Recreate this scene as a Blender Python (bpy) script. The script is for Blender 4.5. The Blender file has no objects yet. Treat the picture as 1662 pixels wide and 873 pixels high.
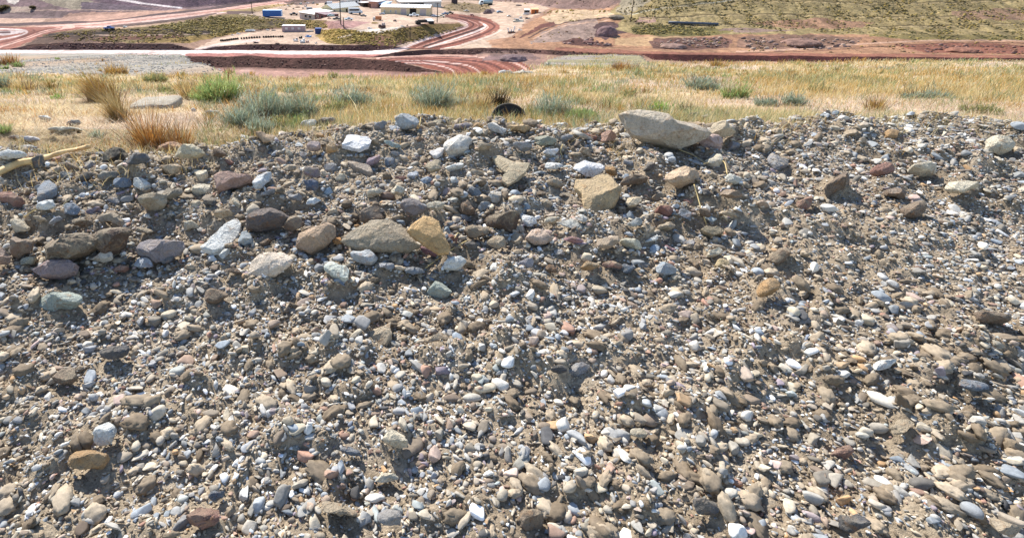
import bpy, bmesh, math, random
import numpy as np
from mathutils import Vector, Matrix

random.seed(7)
rng = np.random.default_rng(11)
S = bpy.context.scene
COL = S.collection
R = math.radians

# ------------------------------------------------------------------ camera
W, H = 1662.0, 873.0            # size of the photograph's frame
F = 900.0                       # focal length in photograph pixels
CX, CY = 640.0, 320.0           # principal point
PITCH = math.atan((CY + 80.0) / F)      # eye level lies 80 px above the frame
ct, st = math.cos(PITCH), math.sin(PITCH)
cam_d = bpy.data.cameras.new('camera')
cam = bpy.data.objects.new('camera', cam_d)
COL.objects.link(cam)
cam_d.sensor_fit = 'HORIZONTAL'
cam_d.sensor_width = 36.0
cam_d.lens = 36.0 * F / W
cam_d.shift_x = -(CX - W / 2) / W
cam_d.shift_y = (CY - H / 2) / W
cam_d.clip_start = 0.05
cam_d.clip_end = 6000.0
cam.location = (0, 0, 0)
cam.rotation_euler = (math.pi / 2 - PITCH, 0, 0)
S.camera = cam

# ------------------------------------------------------------------ world, sun, exposure
SUN_EL, SUN_AZ = R(47), R(-33)          # azimuth from +Y (view direction), negative = to the left
world = bpy.data.worlds.new('World')
S.world = world
world.use_nodes = True
wn = world.node_tree
bg = wn.nodes['Background']
sky = wn.nodes.new('ShaderNodeTexSky')
sky.sky_type = 'NISHITA'
sky.sun_disc = False
sky.sun_elevation = SUN_EL
sky.sun_rotation = SUN_AZ
sky.altitude = 1500
sky.air_density = 1.0
sky.dust_density = 0.6
wn.links.new(sky.outputs[0], bg.inputs[0])
bg.inputs[1].default_value = 0.132
sd = bpy.data.lights.new('sun', 'SUN')
sd.energy = 4.5
sd.angle = R(0.5)
sd.color = (1.0, 0.955, 0.88)
sun = bpy.data.objects.new('sun', sd)
COL.objects.link(sun)
sdir = Vector((math.sin(SUN_AZ) * math.cos(SUN_EL), math.cos(SUN_AZ) * math.cos(SUN_EL), math.sin(SUN_EL)))
sun.rotation_euler = sdir.to_track_quat('Z', 'Y').to_euler()
sun.location = (0, 0, 60)
S.view_settings.view_transform = 'Standard'
S.view_settings.look = 'None'
S.view_settings.gamma = 1.0
S.view_settings.exposure = 0.88
S.view_settings.use_curve_mapping = False
S.render.engine = 'CYCLES'
S.cycles.max_bounces = 5
S.cycles.transparent_max_bounces = 4

# ------------------------------------------------------------------ helpers
def lin(h):
    h = h.lstrip('#')
    o = []
    for i in (0, 2, 4):
        v = int(h[i:i + 2], 16) / 255
        o.append(v / 12.92 if v <= 0.04045 else ((v + 0.055) / 1.055) ** 2.4)
    return tuple(o)

def ray(px, py):
    xc = (np.asarray(px, float) - CX) / F
    yc = (CY - np.asarray(py, float)) / F
    return xc, ct + yc * st, -st + yc * ct          # world direction x, y, z

def tanp(py):                                        # descent per metre forward for an image row
    _, dy, dz = ray(CX, py)
    return -dz / dy

def hash3(i, j, k, seed=0):
    n = (i.astype(np.int64) * 374761393 + j.astype(np.int64) * 668265263 + k.astype(np.int64) * 2147483647 + seed * 974711)
    n = (n ^ (n >> 13)) * 1274126177
    n = n & 0x7fffffff
    n = (n ^ (n >> 16)) & 0xffff
    return n / 32767.5 - 1.0

def vnoise(x, y, z=0.0, seed=0):
    x, y, z = np.broadcast_arrays(np.asarray(x, float), np.asarray(y, float), np.asarray(z, float))
    xi, yi, zi = np.floor(x), np.floor(y), np.floor(z)
    fx, fy, fz = x - xi, y - yi, z - zi
    fx, fy, fz = fx * fx * (3 - 2 * fx), fy * fy * (3 - 2 * fy), fz * fz * (3 - 2 * fz)
    r = 0
    for a in (0, 1):
        for b in (0, 1):
            for c in (0, 1):
                w = (fx if a else 1 - fx) * (fy if b else 1 - fy) * (fz if c else 1 - fz)
                r = r + w * hash3(xi + a, yi + b, zi + c, seed)
    return r

def fbm(x, y, z=0.0, oct=4, seed=0, gain=0.5):
    r, a, s = 0, 1.0, 0
    for o in range(oct):
        r = r + a * vnoise(x * 2 ** o, y * 2 ** o, z * 2 ** o if not np.isscalar(z) else z, seed + o * 17)
        s += a
        a *= gain
    return r / s

def mesh_np(name, verts, faces, mat, parent=None, colors=None, smooth=False, link=True):
    """verts n x 3, faces m x k (all with k corners) or a list of such arrays, colors n x 3"""
    if not isinstance(faces, list):
        faces = [faces]
    me = bpy.data.meshes.new(name)
    verts = np.ascontiguousarray(verts, np.float32)
    me.vertices.add(len(verts))
    me.vertices.foreach_set('co', verts.ravel())
    loops = np.concatenate([f.ravel() for f in faces]).astype(np.int32)
    tot = np.concatenate([np.full(len(f), f.shape[1], np.int32) for f in faces])
    start = np.concatenate([[0], np.cumsum(tot)[:-1]]).astype(np.int32)
    me.loops.add(len(loops))
    me.loops.foreach_set('vertex_index', loops)
    me.polygons.add(len(tot))
    me.polygons.foreach_set('loop_start', start)
    me.polygons.foreach_set('loop_total', tot)
    if smooth:
        me.polygons.foreach_set('use_smooth', np.ones(len(tot), bool))
    me.update(calc_edges=True)
    if colors is not None:
        at = me.color_attributes.new('Col', 'FLOAT_COLOR', 'POINT')
        c = np.ones((len(verts), 4), np.float32)
        c[:, :3] = colors
        at.data.foreach_set('color', c.ravel())
    me.materials.append(mat)
    ob = bpy.data.objects.new(name, me)
    if link:
        COL.objects.link(ob)
    if parent:
        ob.parent = parent
    return ob

def tag(o, label, cat, group=None, kind=None):
    if label: o['label'] = label
    if cat: o['category'] = cat
    if group: o['group'] = group
    if kind: o['kind'] = kind
    return o

def struct(o, kind='structure', label=None):
    o['kind'] = kind
    if label: o['label'] = label
    return o

def empty(name, loc, rz=0.0):
    o = bpy.data.objects.new(name, None)
    o.empty_display_size = 0.2
    COL.objects.link(o)
    o.location = loc
    o.rotation_euler = (0, 0, rz)
    return o

class MB:
    """collects simple solids; build() links them as one mesh object"""
    def __init__(s):
        s.v, s.f = [], []
    def add(s, vs, fs):
        n = len(s.v)
        s.v += [tuple(v) for v in vs]
        s.f += [tuple(i + n for i in f) for f in fs]
        return s
    def box(s, c, d, rz=0.0, M=None):
        vs = []
        for z in (-.5, .5):
            for x, y in ((-.5, -.5), (.5, -.5), (.5, .5), (-.5, .5)):
                p = Vector((x * d[0], y * d[1], z * d[2]))
                if rz: p = Matrix.Rotation(rz, 3, 'Z') @ p
                if M: p = M @ p
                vs.append(p + Vector(c))
        return s.add(vs, [(3, 2, 1, 0), (4, 5, 6, 7), (0, 1, 5, 4), (1, 2, 6, 5), (2, 3, 7, 6), (3, 0, 4, 7)])
    def prism(s, prof, x0, x1, axis='x'):
        """profile of (a,b) extruded; axis 'x': a=y b=z; axis 'y': a=x b=z"""
        n = len(prof)
        vs = []
        for e in (x0, x1):
            for a, b in prof:
                vs.append((e, a, b) if axis == 'x' else (a, e, b))
        fs = [tuple(range(n - 1, -1, -1)), tuple(range(n, 2 * n))]
        fs += [(i, (i + 1) % n, n + (i + 1) % n, n + i) for i in range(n)]
        return s.add(vs, fs)
    def tube(s, pts, rad, n=8, cap=True):
        pts = [Vector(p) for p in pts]
        if np.isscalar(rad): rad = [rad] * len(pts)
        base = len(s.v)
        for i, p in enumerate(pts):
            d = (pts[min(i + 1, len(pts) - 1)] - pts[max(i - 1, 0)]).normalized()
            up = Vector((0, 0, 1)) if abs(d.z) < .9 else Vector((1, 0, 0))
            a = d.cross(up).normalized()
            b = d.cross(a)
            for k in range(n):
                t = 2 * math.pi * k / n
                s.v.append(tuple(p + (a * math.cos(t) + b * math.sin(t)) * rad[i]))
        for i in range(len(pts) - 1):
            for k in range(n):
                s.f.append((base + i * n + k, base + i * n + (k + 1) % n, base + (i + 1) * n + (k + 1) % n, base + (i + 1) * n + k))
        if cap:
            s.f.append(tuple(base + k for k in range(n - 1, -1, -1)))
            e = base + (len(pts) - 1) * n
            s.f.append(tuple(e + k for k in range(n)))
        return s
    def build(s, name, mat, parent=None, smooth=False, bevel=0.0):
        me = bpy.data.meshes.new(name)
        me.from_pydata(s.v, [], s.f)
        me.update()
        bm = bmesh.new(); bm.from_mesh(me)
        bmesh.ops.recalc_face_normals(bm, faces=bm.faces)
        if bevel:
            bmesh.ops.bevel(bm, geom=list(bm.edges), offset=bevel, segments=1, affect='EDGES')
        bm.to_mesh(me); bm.free()
        if smooth:
            for p in me.polygons: p.use_smooth = True
        me.materials.append(mat)
        o = bpy.data.objects.new(name, me)
        COL.objects.link(o)
        if parent: o.parent = parent
        return o

# ------------------------------------------------------------------ materials
def new_mat(name):
    m = bpy.data.materials.new(name)
    m.use_nodes = True
    nt = m.node_tree
    return m, nt, nt.nodes['Principled BSDF']

def nd(nt, t, **kw):
    n = nt.nodes.new(t)
    for k, v in kw.items():
        if k.startswith('i_'):
            n.inputs[int(k[2:])].default_value = v
        else:
            setattr(n, k, v)
    return n

def noise(nt, scale, detail=4, rough=0.6, vec=None, dist=0.0):
    n = nt.nodes.new('ShaderNodeTexNoise')
    n.inputs['Scale'].default_value = scale
    n.inputs['Detail'].default_value = detail
    n.inputs['Roughness'].default_value = rough
    n.inputs['Distortion'].default_value = dist
    if vec: nt.links.new(vec, n.inputs['Vector'])
    return n

def ramp(nt, fac, stops):
    r = nt.nodes.new('ShaderNodeValToRGB')
    e = r.color_ramp.elements
    while len(e) < len(stops): e.new(0.5)
    for i, (p, c) in enumerate(stops):
        e[i].position = p
        e[i].color = tuple(c) + (1,) if not np.isscalar(c) else (c, c, c, 1)
    nt.links.new(fac, r.inputs[0])
    return r

def mixc(nt, a, b, fac, mode='MIX'):
    m = nt.nodes.new('ShaderNodeMix')
    m.data_type = 'RGBA'
    m.blend_type = mode
    for sock, v in ((m.inputs[6], a), (m.inputs[7], b), (m.inputs[0], fac)):
        if hasattr(v, 'is_linked'): nt.links.new(v, sock)
        elif np.isscalar(v): sock.default_value = v
        else: sock.default_value = tuple(v) + (1,) if len(v) == 3 else v
    return m.outputs[2]

def bump(nt, bsdf, h, strength, dist):
    b = nt.nodes.new('ShaderNodeBump')
    b.inputs['Strength'].default_value = strength
    b.inputs['Distance'].default_value = dist
    nt.links.new(h, b.inputs['Height'])
    nt.links.new(b.outputs[0], bsdf.inputs['Normal'])

def mat_attr(name, nscale, lo, hi, rough=0.9, bscale=None, bstr=0.5, bdist=0.01, nscale2=None):
    """base colour from the mesh's colour attribute, broken up by world-space noise"""
    m, nt, b = new_mat(name)
    at = nd(nt, 'ShaderNodeAttribute', attribute_name='Col')
    tc = nd(nt, 'ShaderNodeTexCoord')
    n = noise(nt, nscale, 6, 0.65, tc.outputs['Object'])
    r = ramp(nt, n.outputs[0], [(0.28, lo), (0.72, hi)])
    c = mixc(nt, at.outputs['Color'], r.outputs[0], 1.0, 'MULTIPLY')
    if nscale2:
        n2 = noise(nt, nscale2, 3, 0.6, tc.outputs['Object'])
        r2 = ramp(nt, n2.outputs[0], [(0.3, 0.78), (0.7, 1.2)])
        c = mixc(nt, c, r2.outputs[0], 1.0, 'MULTIPLY')
    nt.links.new(c, b.inputs['Base Color'])
    b.inputs['Roughness'].default_value = rough
    b.inputs['Specular IOR Level'].default_value = 0.25
    if bscale:
        nb = noise(nt, bscale, 6, 0.65, tc.outputs['Object'])
        bump(nt, b, nb.outputs[0], bstr, bdist)
    return m

M_TERR = mat_attr('terrain_earth', 0.7, 0.62, 1.34, 0.95, 1.0, 0.9, 0.6, 0.16)
M_SOIL = mat_attr('bank_soil', 60.0, 0.5, 1.4, 0.95, 160.0, 1.0, 0.010, 9.0)
M_FIELD = mat_attr('field_soil', 14.0, 0.65, 1.35, 0.95, 30.0, 0.8, 0.02, 1.1)
M_GRAVEL = mat_attr('gravel_stone', 90.0, 0.75, 1.25, 0.8, 260.0, 0.5, 0.002)

def mat_leaf(name, transl=0.45):
    m, nt, b = new_mat(name)
    at = nd(nt, 'ShaderNodeAttribute', attribute_name='Col')
    b.inputs['Roughness'].default_value = 0.75
    b.inputs['Specular IOR Level'].default_value = 0.2
    nt.links.new(at.outputs['Color'], b.inputs['Base Color'])
    tr = nd(nt, 'ShaderNodeBsdfTranslucent')
    nt.links.new(at.outputs['Color'], tr.inputs[0])
    mx = nd(nt, 'ShaderNodeMixShader')
    mx.inputs[0].default_value = transl
    nt.links.new(b.outputs[0], mx.inputs[1])
    nt.links.new(tr.outputs[0], mx.inputs[2])
    out = [n for n in nt.nodes if n.type == 'OUTPUT_MATERIAL'][0]
    nt.links.new(mx.outputs[0], out.inputs[0])
    return m
M_GRASS = mat_leaf('dry_grass')

def mat_rock():
    """rock: colour from the object's own colour, mottled, veined, dusted with soil"""
    m, nt, b = new_mat('rock')
    oi = nd(nt, 'ShaderNodeObjectInfo')
    tc = nd(nt, 'ShaderNodeTexCoord')
    mp = nd(nt, 'ShaderNodeVectorMath', operation='ADD')
    sc = nd(nt, 'ShaderNodeVectorMath', operation='SCALE')
    cx = nd(nt, 'ShaderNodeCombineXYZ')
    nt.links.new(oi.outputs['Random'], cx.inputs[0])
    nt.links.new(oi.outputs['Random'], cx.inputs[1])
    nt.links.new(cx.outputs[0], sc.inputs[0]); sc.inputs['Scale'].default_value = 37.0
    nt.links.new(tc.outputs['Object'], mp.inputs[0]); nt.links.new(sc.outputs[0], mp.inputs[1])
    v = mp.outputs[0]
    n1 = noise(nt, 9.0, 5, 0.6, v, 0.6)
    n2 = noise(nt, 95.0, 8, 0.75, v)
    n3 = noise(nt, 24.0, 3, 0.6, v, 1.5)
    n4 = noise(nt, 240.0, 2, 0.6, v)
    c = mixc(nt, oi.outputs['Color'], ramp(nt, n1.outputs[0], [(0.3, 0.72), (0.7, 1.22)]).outputs[0], 1.0, 'MULTIPLY')
    c = mixc(nt, c, ramp(nt, n2.outputs[0], [(0.3, 0.7), (0.7, 1.22)]).outputs[0], 1.0, 'MULTIPLY')
    # ochre weathering and grey lichen patches
    och = ramp(nt, n3.outputs[0], [(0.56, 0.0), (0.70, 0.5)])
    c = mixc(nt, c, lin('#9a6a3c'), och.outputs[0])
    gre = ramp(nt, n1.outputs[0], [(0.60, 0.0), (0.70, 0.3)])
    c = mixc(nt, c, lin('#8d8b84'), gre.outputs[0])
    # soil dust, in patches and on the upper faces
    n5 = noise(nt, 17.0, 5, 0.7, v, 0.8)
    ge = nd(nt, 'ShaderNodeNewGeometry')
    sx = nd(nt, 'ShaderNodeSeparateXYZ'); nt.links.new(ge.outputs['Normal'], sx.inputs[0])
    up = nd(nt, 'ShaderNodeMath', operation='MULTIPLY_ADD'); up.inputs[1].default_value = .12; nt.links.new(sx.outputs['Z'], up.inputs[0]); nt.links.new(n5.outputs[0], up.inputs[2])
    du = ramp(nt, up.outputs[0], [(0.46, 0.05), (0.68, 0.8)])
    dm = nd(nt, 'ShaderNodeMath', operation='MULTIPLY')           # the object's alpha says how dusty it is
    nt.links.new(du.outputs[0], dm.inputs[0]); nt.links.new(oi.outputs['Alpha'], dm.inputs[1])
    c = mixc(nt, c, lin('#a3947c'), dm.outputs[0])
    spk = ramp(nt, n4.outputs[0], [(0.33, 0.55), (0.42, 1.0)])
    c = mixc(nt, c, spk.outputs[0], 1.0, 'MULTIPLY')
    nt.links.new(c, b.inputs['Base Color'])
    b.inputs['Roughness'].default_value = 0.82
    b.inputs['Specular IOR Level'].default_value = 0.3
    add = nd(nt, 'ShaderNodeMath', operation='ADD')
    ml = nd(nt, 'ShaderNodeMath', operation='MULTIPLY'); ml.inputs[1].default_value = 0.6
    nt.links.new(n2.outputs[0], ml.inputs[0])
    nt.links.new(n3.outputs[0], add.inputs[0]); nt.links.new(ml.outputs[0], add.inputs[1])
    bump(nt, b, add.outputs[0], 1.0, 0.02)
    return m
M_ROCK = mat_rock()

_plain = {}
def plain(name, col, rough=0.6, metal=0.0, nscale=1.5, var=0.12):
    """painted or built surface with faint uneven dirt"""
    key = (name, col)
    if key in _plain: return _plain[key]
    m, nt, b = new_mat(name)
    c = lin(col) if isinstance(col, str) else col
    tc = nd(nt, 'ShaderNodeTexCoord')
    n = noise(nt, nscale, 5, 0.65, tc.outputs['Object'])
    r = ramp(nt, n.outputs[0], [(0.3, 1 - var), (0.7, 1 + var)])
    o = mixc(nt, tuple(c), r.outputs[0], 1.0, 'MULTIPLY')
    nt.links.new(o, b.inputs['Base Color'])
    b.inputs['Roughness'].default_value = rough
    b.inputs['Metallic'].default_value = metal
    _plain[key] = m
    return m
# ------------------------------------------------------------------ near ground: gravel bank, grass field, gravel flats
def depth(Y, z): return Y * ct - z * st

_crest = [(-500, 252), (0, 250), (150, 250), (250, 243), (330, 236), (400, 224), (450, 214), (500, 203), (540, 195), (600, 188), (700, 186),
          (800, 187), (870, 195), (950, 199), (1000, 197), (1200, 196), (1400, 192), (1700, 200), (2300, 205)]
def bank_plane(Y):
    return np.where(Y < 2.1, -1.298 + .12 * (Y - 2.1), -1.298 + .2 * (Y - 2.1))
_cx, _cy = [], []
for _px, _py in _crest:
    _t = float(tanp(_py))
    _Y = (.2 * 2.1 + 1.298) / (.2 + _t)
    _z = float(bank_plane(np.array(_Y)))
    _cx.append((_px - CX) / F * float(depth(_Y, _z))); _cy.append(_Y)
def crestY(X): return np.interp(X, _cx, _cy)

def field_plane(Y):
    return np.where(Y < 20, -1.15 - .17 * (Y - 3.1), -4.023 - .147 * (Y - 20))

# ledges on the face of the bank: (x0, x1, row in the picture, height)
_ledges = [(-1.3, -0.35, 346, .03), (-0.25, 0.75, 352, .045), (1.25, 2.1, 360, .045), (-2.2, -1.35, 372, .035), (0.2, 1.1, 300, .015)]
def ground_z(X, Y, detail=True):
    X = np.asarray(X, float); Y = np.asarray(Y, float)
    yc = crestY(X) + .06 * vnoise(X * 2.3, 3.1, 0, 5)
    zb = bank_plane(np.minimum(Y, yc)) - .6 * np.maximum(Y - yc, 0)
    zb = zb - .03 * np.exp(-((Y - yc) / .12) ** 2)
    zf = field_plane(Y) + .05 * fbm(X * .5, Y * .5, 0, 3, 40) * np.clip((Y - 4) / 3, 0.2, 1) + .22 * fbm(X * .12, Y * .12, 0, 2, 44) * np.clip((Y - 6) / 8, 0, 1)
    z = np.where(Y < yc, zb, np.maximum(zb, zf))
    near = np.clip((4.6 - Y) / .6, 0, 1)
    for x0, x1, row, hgt in _ledges:
        t = float(tanp(row)); Yl = (.2 * 2.1 + 1.298) / (.2 + t)
        m = np.clip((X - x0) / .2, 0, 1) * np.clip((x1 - X) / .2, 0, 1)
        d = Y - Yl - .07 * vnoise(X * 3.1, row, 0, 9)
        up = 1 / (1 + np.exp(-np.clip(d / .018, -40, 40)))
        z = z + m * hgt * (up * np.exp(-np.maximum(d, 0) / .35) - .55 * (1 - up) * np.exp(np.minimum(d, 0) / .22))
    z = z + near * (-.012 + .062 * fbm(X * 1.7, Y * 1.7, 0, 3, 21))
    z = z + near * (.11 * np.maximum(fbm(X * 4.2, Y * 4.2, 0, 4, 27) - .06, 0) + .075 * np.maximum(fbm(X * 8.5 + 4, Y * 8.5, 0, 3, 28) - .08, 0) - .012)
    if detail:
        z = z + near * ((.022 * fbm(X * 9, Y * 9, 0, 3, 25) + .014 * np.abs(fbm(X * 26, Y * 26, 0, 3, 29)) + .004 * vnoise(X * 75, Y * 75, 0, 33)))
    return z

def hit(px, py, far=62.0):
    """the point of the near ground that shows at a pixel of the photograph"""
    dx, dy, dz = [float(v) for v in ray(px, py)]
    Ys = np.concatenate([np.arange(.5, 5, .004), np.geomspace(5, far, 1500)])
    zr = dz / dy * Ys
    zg = ground_z(dx / dy * Ys, Ys, False)
    k = np.argmax(zr <= zg)
    if zr[k] > zg[k]: k = len(Ys) - 1
    Y = Ys[k]
    return Vector((dx / dy * Y, Y, float(zg[k])))

# soil of the bank
gx = np.arange(-6.6, 9.4, .0135); gy = np.arange(.42, 4.64, .0125)
GX, GY = np.meshgrid(gx, gy)
GZ = ground_z(GX, GY)
n1 = fbm(GX * 1.3, GY * 1.3, 0, 3, 51); n2 = fbm(GX * 7, GY * 7, 0, 2, 52)
soil = np.array(lin('#ab9a82'))[None, None] * np.ones(GX.shape + (1,))
soil = soil + (np.array(lin('#8a7964')) - soil) * np.clip(.5 + n1, 0, 1)[..., None] * .8
soil = soil + (np.array(lin('#bbae9b')) - soil) * np.clip(n2 * 1.5, 0, 1)[..., None] * .5
yc_ = crestY(GX)
fld = np.clip((GY - yc_ - .15) / .25, 0, 1)[..., None]
soil = soil * (1 - fld) + np.array(lin('#a08a66')) * fld
def grid_faces(nr, nc):
    i = np.arange((nr - 1) * nc).reshape(nr - 1, nc)[:, :-1].ravel()
    return np.stack([i, i + 1, i + nc + 1, i + nc], 1)
bank = mesh_np('gravel_bank', np.stack([GX, GY, GZ], -1).reshape(-1, 3), grid_faces(*GX.shape), M_SOIL, colors=soil.reshape(-1, 3), smooth=True)
struct(bank, label='low bank of stony brown soil in the foreground')

# field and flats out to where the ground drops into the valley
_edge = [(-900, 86), (-200, 86.5), (0, 87), (100, 86.2), (200, 87), (285, 88.5), (298, 92), (330, 108), (380, 119), (500, 121.5), (640, 121.5), (700, 121), (800, 120.5),
         (850, 118), (868, 112), (885, 101), (905, 94), (945, 88.5), (1000, 88), (1035, 92), (1060, 99), (1100, 101.5), (1200, 102), (1300, 103), (1662, 99), (2600, 98)]
_ex = np.array([e[0] for e in _edge], float)
def edgeY(px):
    t = tanp(np.interp(px, _ex, [e[1] for e in _edge]))
    Y = 1.083 / np.maximum(t - .147, .008)
    Yn = (1.15 - .17 * 3.1) / np.maximum(t - .17, .001)
    return np.where(Y < 20, Yn, Y)
pxs = np.concatenate([np.arange(-900, -60, 14.), np.arange(-60, 1720, 4.), np.arange(1720, 2600, 14.)])
Ysf = np.concatenate([np.geomspace(4.55, 20, 210), np.geomspace(20.2, 64, 190)])
PXf, YYf = np.meshgrid(pxs, Ysf)
XXf = (PXf - CX) / F * depth(YYf, field_plane(YYf))
Ye = edgeY(PXf)
Ye = Ye * (1 + .02 * fbm(PXf * .02, 7.7, 0, 3, 61))
ZZf = ground_z(XXf, YYf, False) - .006
ZZf = ZZf - .05 * np.exp(-((YYf - Ye) / 1.5) ** 2)
over = np.maximum(YYf - Ye, 0)
ZZf = np.where(over > 0, ZZf - over * .85, ZZf)
ZZf = ZZf + .03 * fbm(XXf * 2, YYf * 2, 0, 3, 63)
PYf = CY - F * ((ZZf * ct + YYf * st) / depth(YYf, ZZf))
straw = np.array(lin('#b39c74')); pink = np.array(lin('#b29a86')); grav = np.array(lin('#8c8478')); ggr = np.array(lin('#857b5c'))
nA = fbm(XXf * .45, YYf * .45, 0, 4, 71)[..., None]; nB = fbm(XXf * 1.6, YYf * 1.6, 0, 3, 72)[..., None]
cf = straw + (pink - straw) * np.clip(nA * 2 + .4, 0, 1)
cf = cf * (1 + .25 * nB)
is_flat = (YYf > 19.5 + 1.2 * nA[..., 0]) & (PXf < 420)
is_rflat = (PXf > 845) & (YYf > 31 + 2.5 * nA[..., 0]) | ((PXf > 800) & (PXf < 1060) & (YYf > 25 + 3 * nA[..., 0]))
cg = grav * (1 + .3 * nB) * np.ones_like(cf)
nC = fbm(XXf * .16, YYf * .10, 2.2, 4, 75)[..., None]
cg = cg + (np.array(lin('#a08468')) - cg) * np.clip(nC * 2.2 - .1, 0, .75) 
cg = cg * (1 - .35 * np.clip(fbm(XXf * .5, YYf * .12, 8.1, 3, 76)[..., None] * 3 - .5, 0, 1))
cr = (ggr + (np.array(lin('#8a7e76')) - ggr) * np.clip(nA * 2 + .5, 0, 1)) * (1 + .3 * nB)
cf = np.where(is_flat[..., None], cg, np.where(is_rflat[..., None], cr, cf))
vv = np.stack([XXf, YYf, ZZf], -1).reshape(-1, 3)
fc = grid_faces(*XXf.shape)
flat_v = (is_flat | is_rflat).ravel()
ff = flat_v[fc].sum(1) >= 2
def sub(name, vv, fc, cols, mat, smooth=True):
    idx = np.unique(fc); mp = np.zeros(len(vv), np.int64); mp[idx] = np.arange(len(idx))
    return mesh_np(name, vv[idx], mp[fc], mat, colors=cols[idx], smooth=smooth)
struct(sub('ground', vv, fc[~ff], cf.reshape(-1, 3), M_FIELD), label='dry sloping field behind the bank')
struct(sub('gravel_ground', vv, fc[ff], cf.reshape(-1, 3), M_FIELD), label='bare grey gravel flats at the edge of the field')

# ------------------------------------------------------------------ the valley: terraces, haul roads, yards, hills
def T(*a): return [p[0] for p in a], [p[1] for p in a]
def ip(px, tb): return np.interp(px, tb[0], tb[1])
B = [  # breaklines from near to far, each (px, row)
    T((-900, 113), (280, 112), (340, 110), (400, 109), (480, 112), (600, 114), (640, 116), (690, 117.5), (720, 117.6), (760, 120), (2600, 120)),           # toe of the spoil bank
    T((-900, 91), (280, 91), (340, 92), (370, 93), (405, 90), (440, 93.5), (480, 94.5), (510, 94), (560, 93), (600, 96.5), (640, 98.5), (665, 105), (700, 114), (720, 117.4), (760, 119.8), (2600, 119.8)),
    T((-900, 90.5), (560, 92.2), (600, 93.5), (640, 92), (700, 88.5), (760, 89), (850, 85.5), (900, 89), (1000, 92), (1045, 94), (1060, 97), (1100, 99), (1200, 100), (1700, 104), (2600, 104)),  # toe of the berm
    T((-900, 90.3), (560, 92), (600, 92.6), (640, 86), (680, 82), (740, 80), (800, 78.5), (850, 79.5), (900, 81.5), (960, 85), (1045, 87.5), (1100, 88.5), (1200, 90.5), (1700, 95), (2600, 95)),
    T((-900, 80), (0, 81.5), (100, 81.7), (300, 82), (400, 81), (500, 82), (600, 83), (640, 81), (660, 80), (700, 79.5), (2600, 72)),        # toe of the dark scarp
    T((-900, 70), (0, 80), (25, 79), (45, 73), (100, 69), (200, 70.5), (280, 72), (305, 78), (322, 80.5), (345, 75.5), (400, 72.5), (450, 71.5), (500, 72), (560, 73.5), (600, 72.5), (640, 76), (660, 79), (700, 79), (2600, 71.8)),
    T((-900, 62), (0, 62), (100, 64), (300, 68), (345, 64), (400, 54), (450, 48.5), (500, 48), (520, 56), (545, 66), (600, 68), (640, 66), (700, 68), (745, 62), (800, 62), (900, 58), (1000, 56), (1100, 50), (1200, 50), (2600, 48)),
    T((-900, 46), (0, 50), (100, 48), (200, 42), (300, 32), (350, 25), (420, 31), (500, 33), (530, 33), (570, 45), (600, 50), (640, 46), (665, 43), (700, 38), (745, 40), (770, 50), (800, 56), (900, 46), (1000, 40), (1100, 34), (1200, 34), (2600, 30)),
    T((-900, 12), (0, 22), (100, 28), (200, 22), (300, 14), (400, 6), (520, 2), (760, 1), (860, 6), (960, 10), (1050, 22), (1200, 20), (2600, 16)),
    T((-900, -60), (2600, -60)),
]
SL = [  # slope of the ground before each breakline
    T((-900, 0.0), (2600, 0.0)), T((-900, .75), (2600, .75)), T((-900, .0), (2600, .0)), T((-900, .7), (2600, .7)), T((-900, .01), (2600, .01)),
    T((-900, .75), (2600, .75)), T((-900, .16), (300, .16), (345, .0), (520, .0), (545, .15), (740, .12), (780, .02), (900, .12), (2600, .12)),
    T((-900, .3), (300, .3), (350, .3), (500, .35), (560, .4), (720, .35), (780, .02), (900, .2), (1000, .2), (1040, .25), (2600, .25)),
    T((-900, .12), (300, .08), (440, .01), (480, .004), (740, .004), (860, .02), (960, .08), (1040, .3), (2600, .3)),
    T((-900, .4), (300, .45), (500, .3), (800, .3), (900, .45), (2600, .36)),
]
Y00, Z00 = 128.0, -35.9
def column(px):
    """depth and height of each breakline in a column of the picture"""
    px = np.asarray(px, float)
    Y = np.full(px.shape, Y00); z = np.full(px.shape, Z00)
    rows, YY, ZZ, ss = [CY - F * ((z * ct + Y * st) / depth(Y, z))], [Y], [z], []
    for b, s in zip(B, SL):
        row = np.minimum(ip(px, b), rows[-1] - .05)
        sl = ip(px, s); t = tanp(row)
        Yn = (sl * Y - z) / (sl + t); zn = -t * Yn
        rows.append(row); YY.append(Yn); ZZ.append(zn); ss.append(sl)
        Y, z = Yn, zn
    return rows, YY, ZZ, ss
def far_pt(px, py):
    rows, YY, ZZ, ss = column(np.array([float(px)]))
    k = 0
    for i in range(len(ss)):
        if py <= rows[i][0]: k = i
    t = float(tanp(py)); sl = float(ss[k][0]); Y0, z0 = float(YY[k][0]), float(ZZ[k][0])
    Y = (sl * Y0 - z0) / (sl + t)
    z = -t * Y
    return Vector(((px - CX) / F * float(depth(Y, z)), Y, z))

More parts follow.
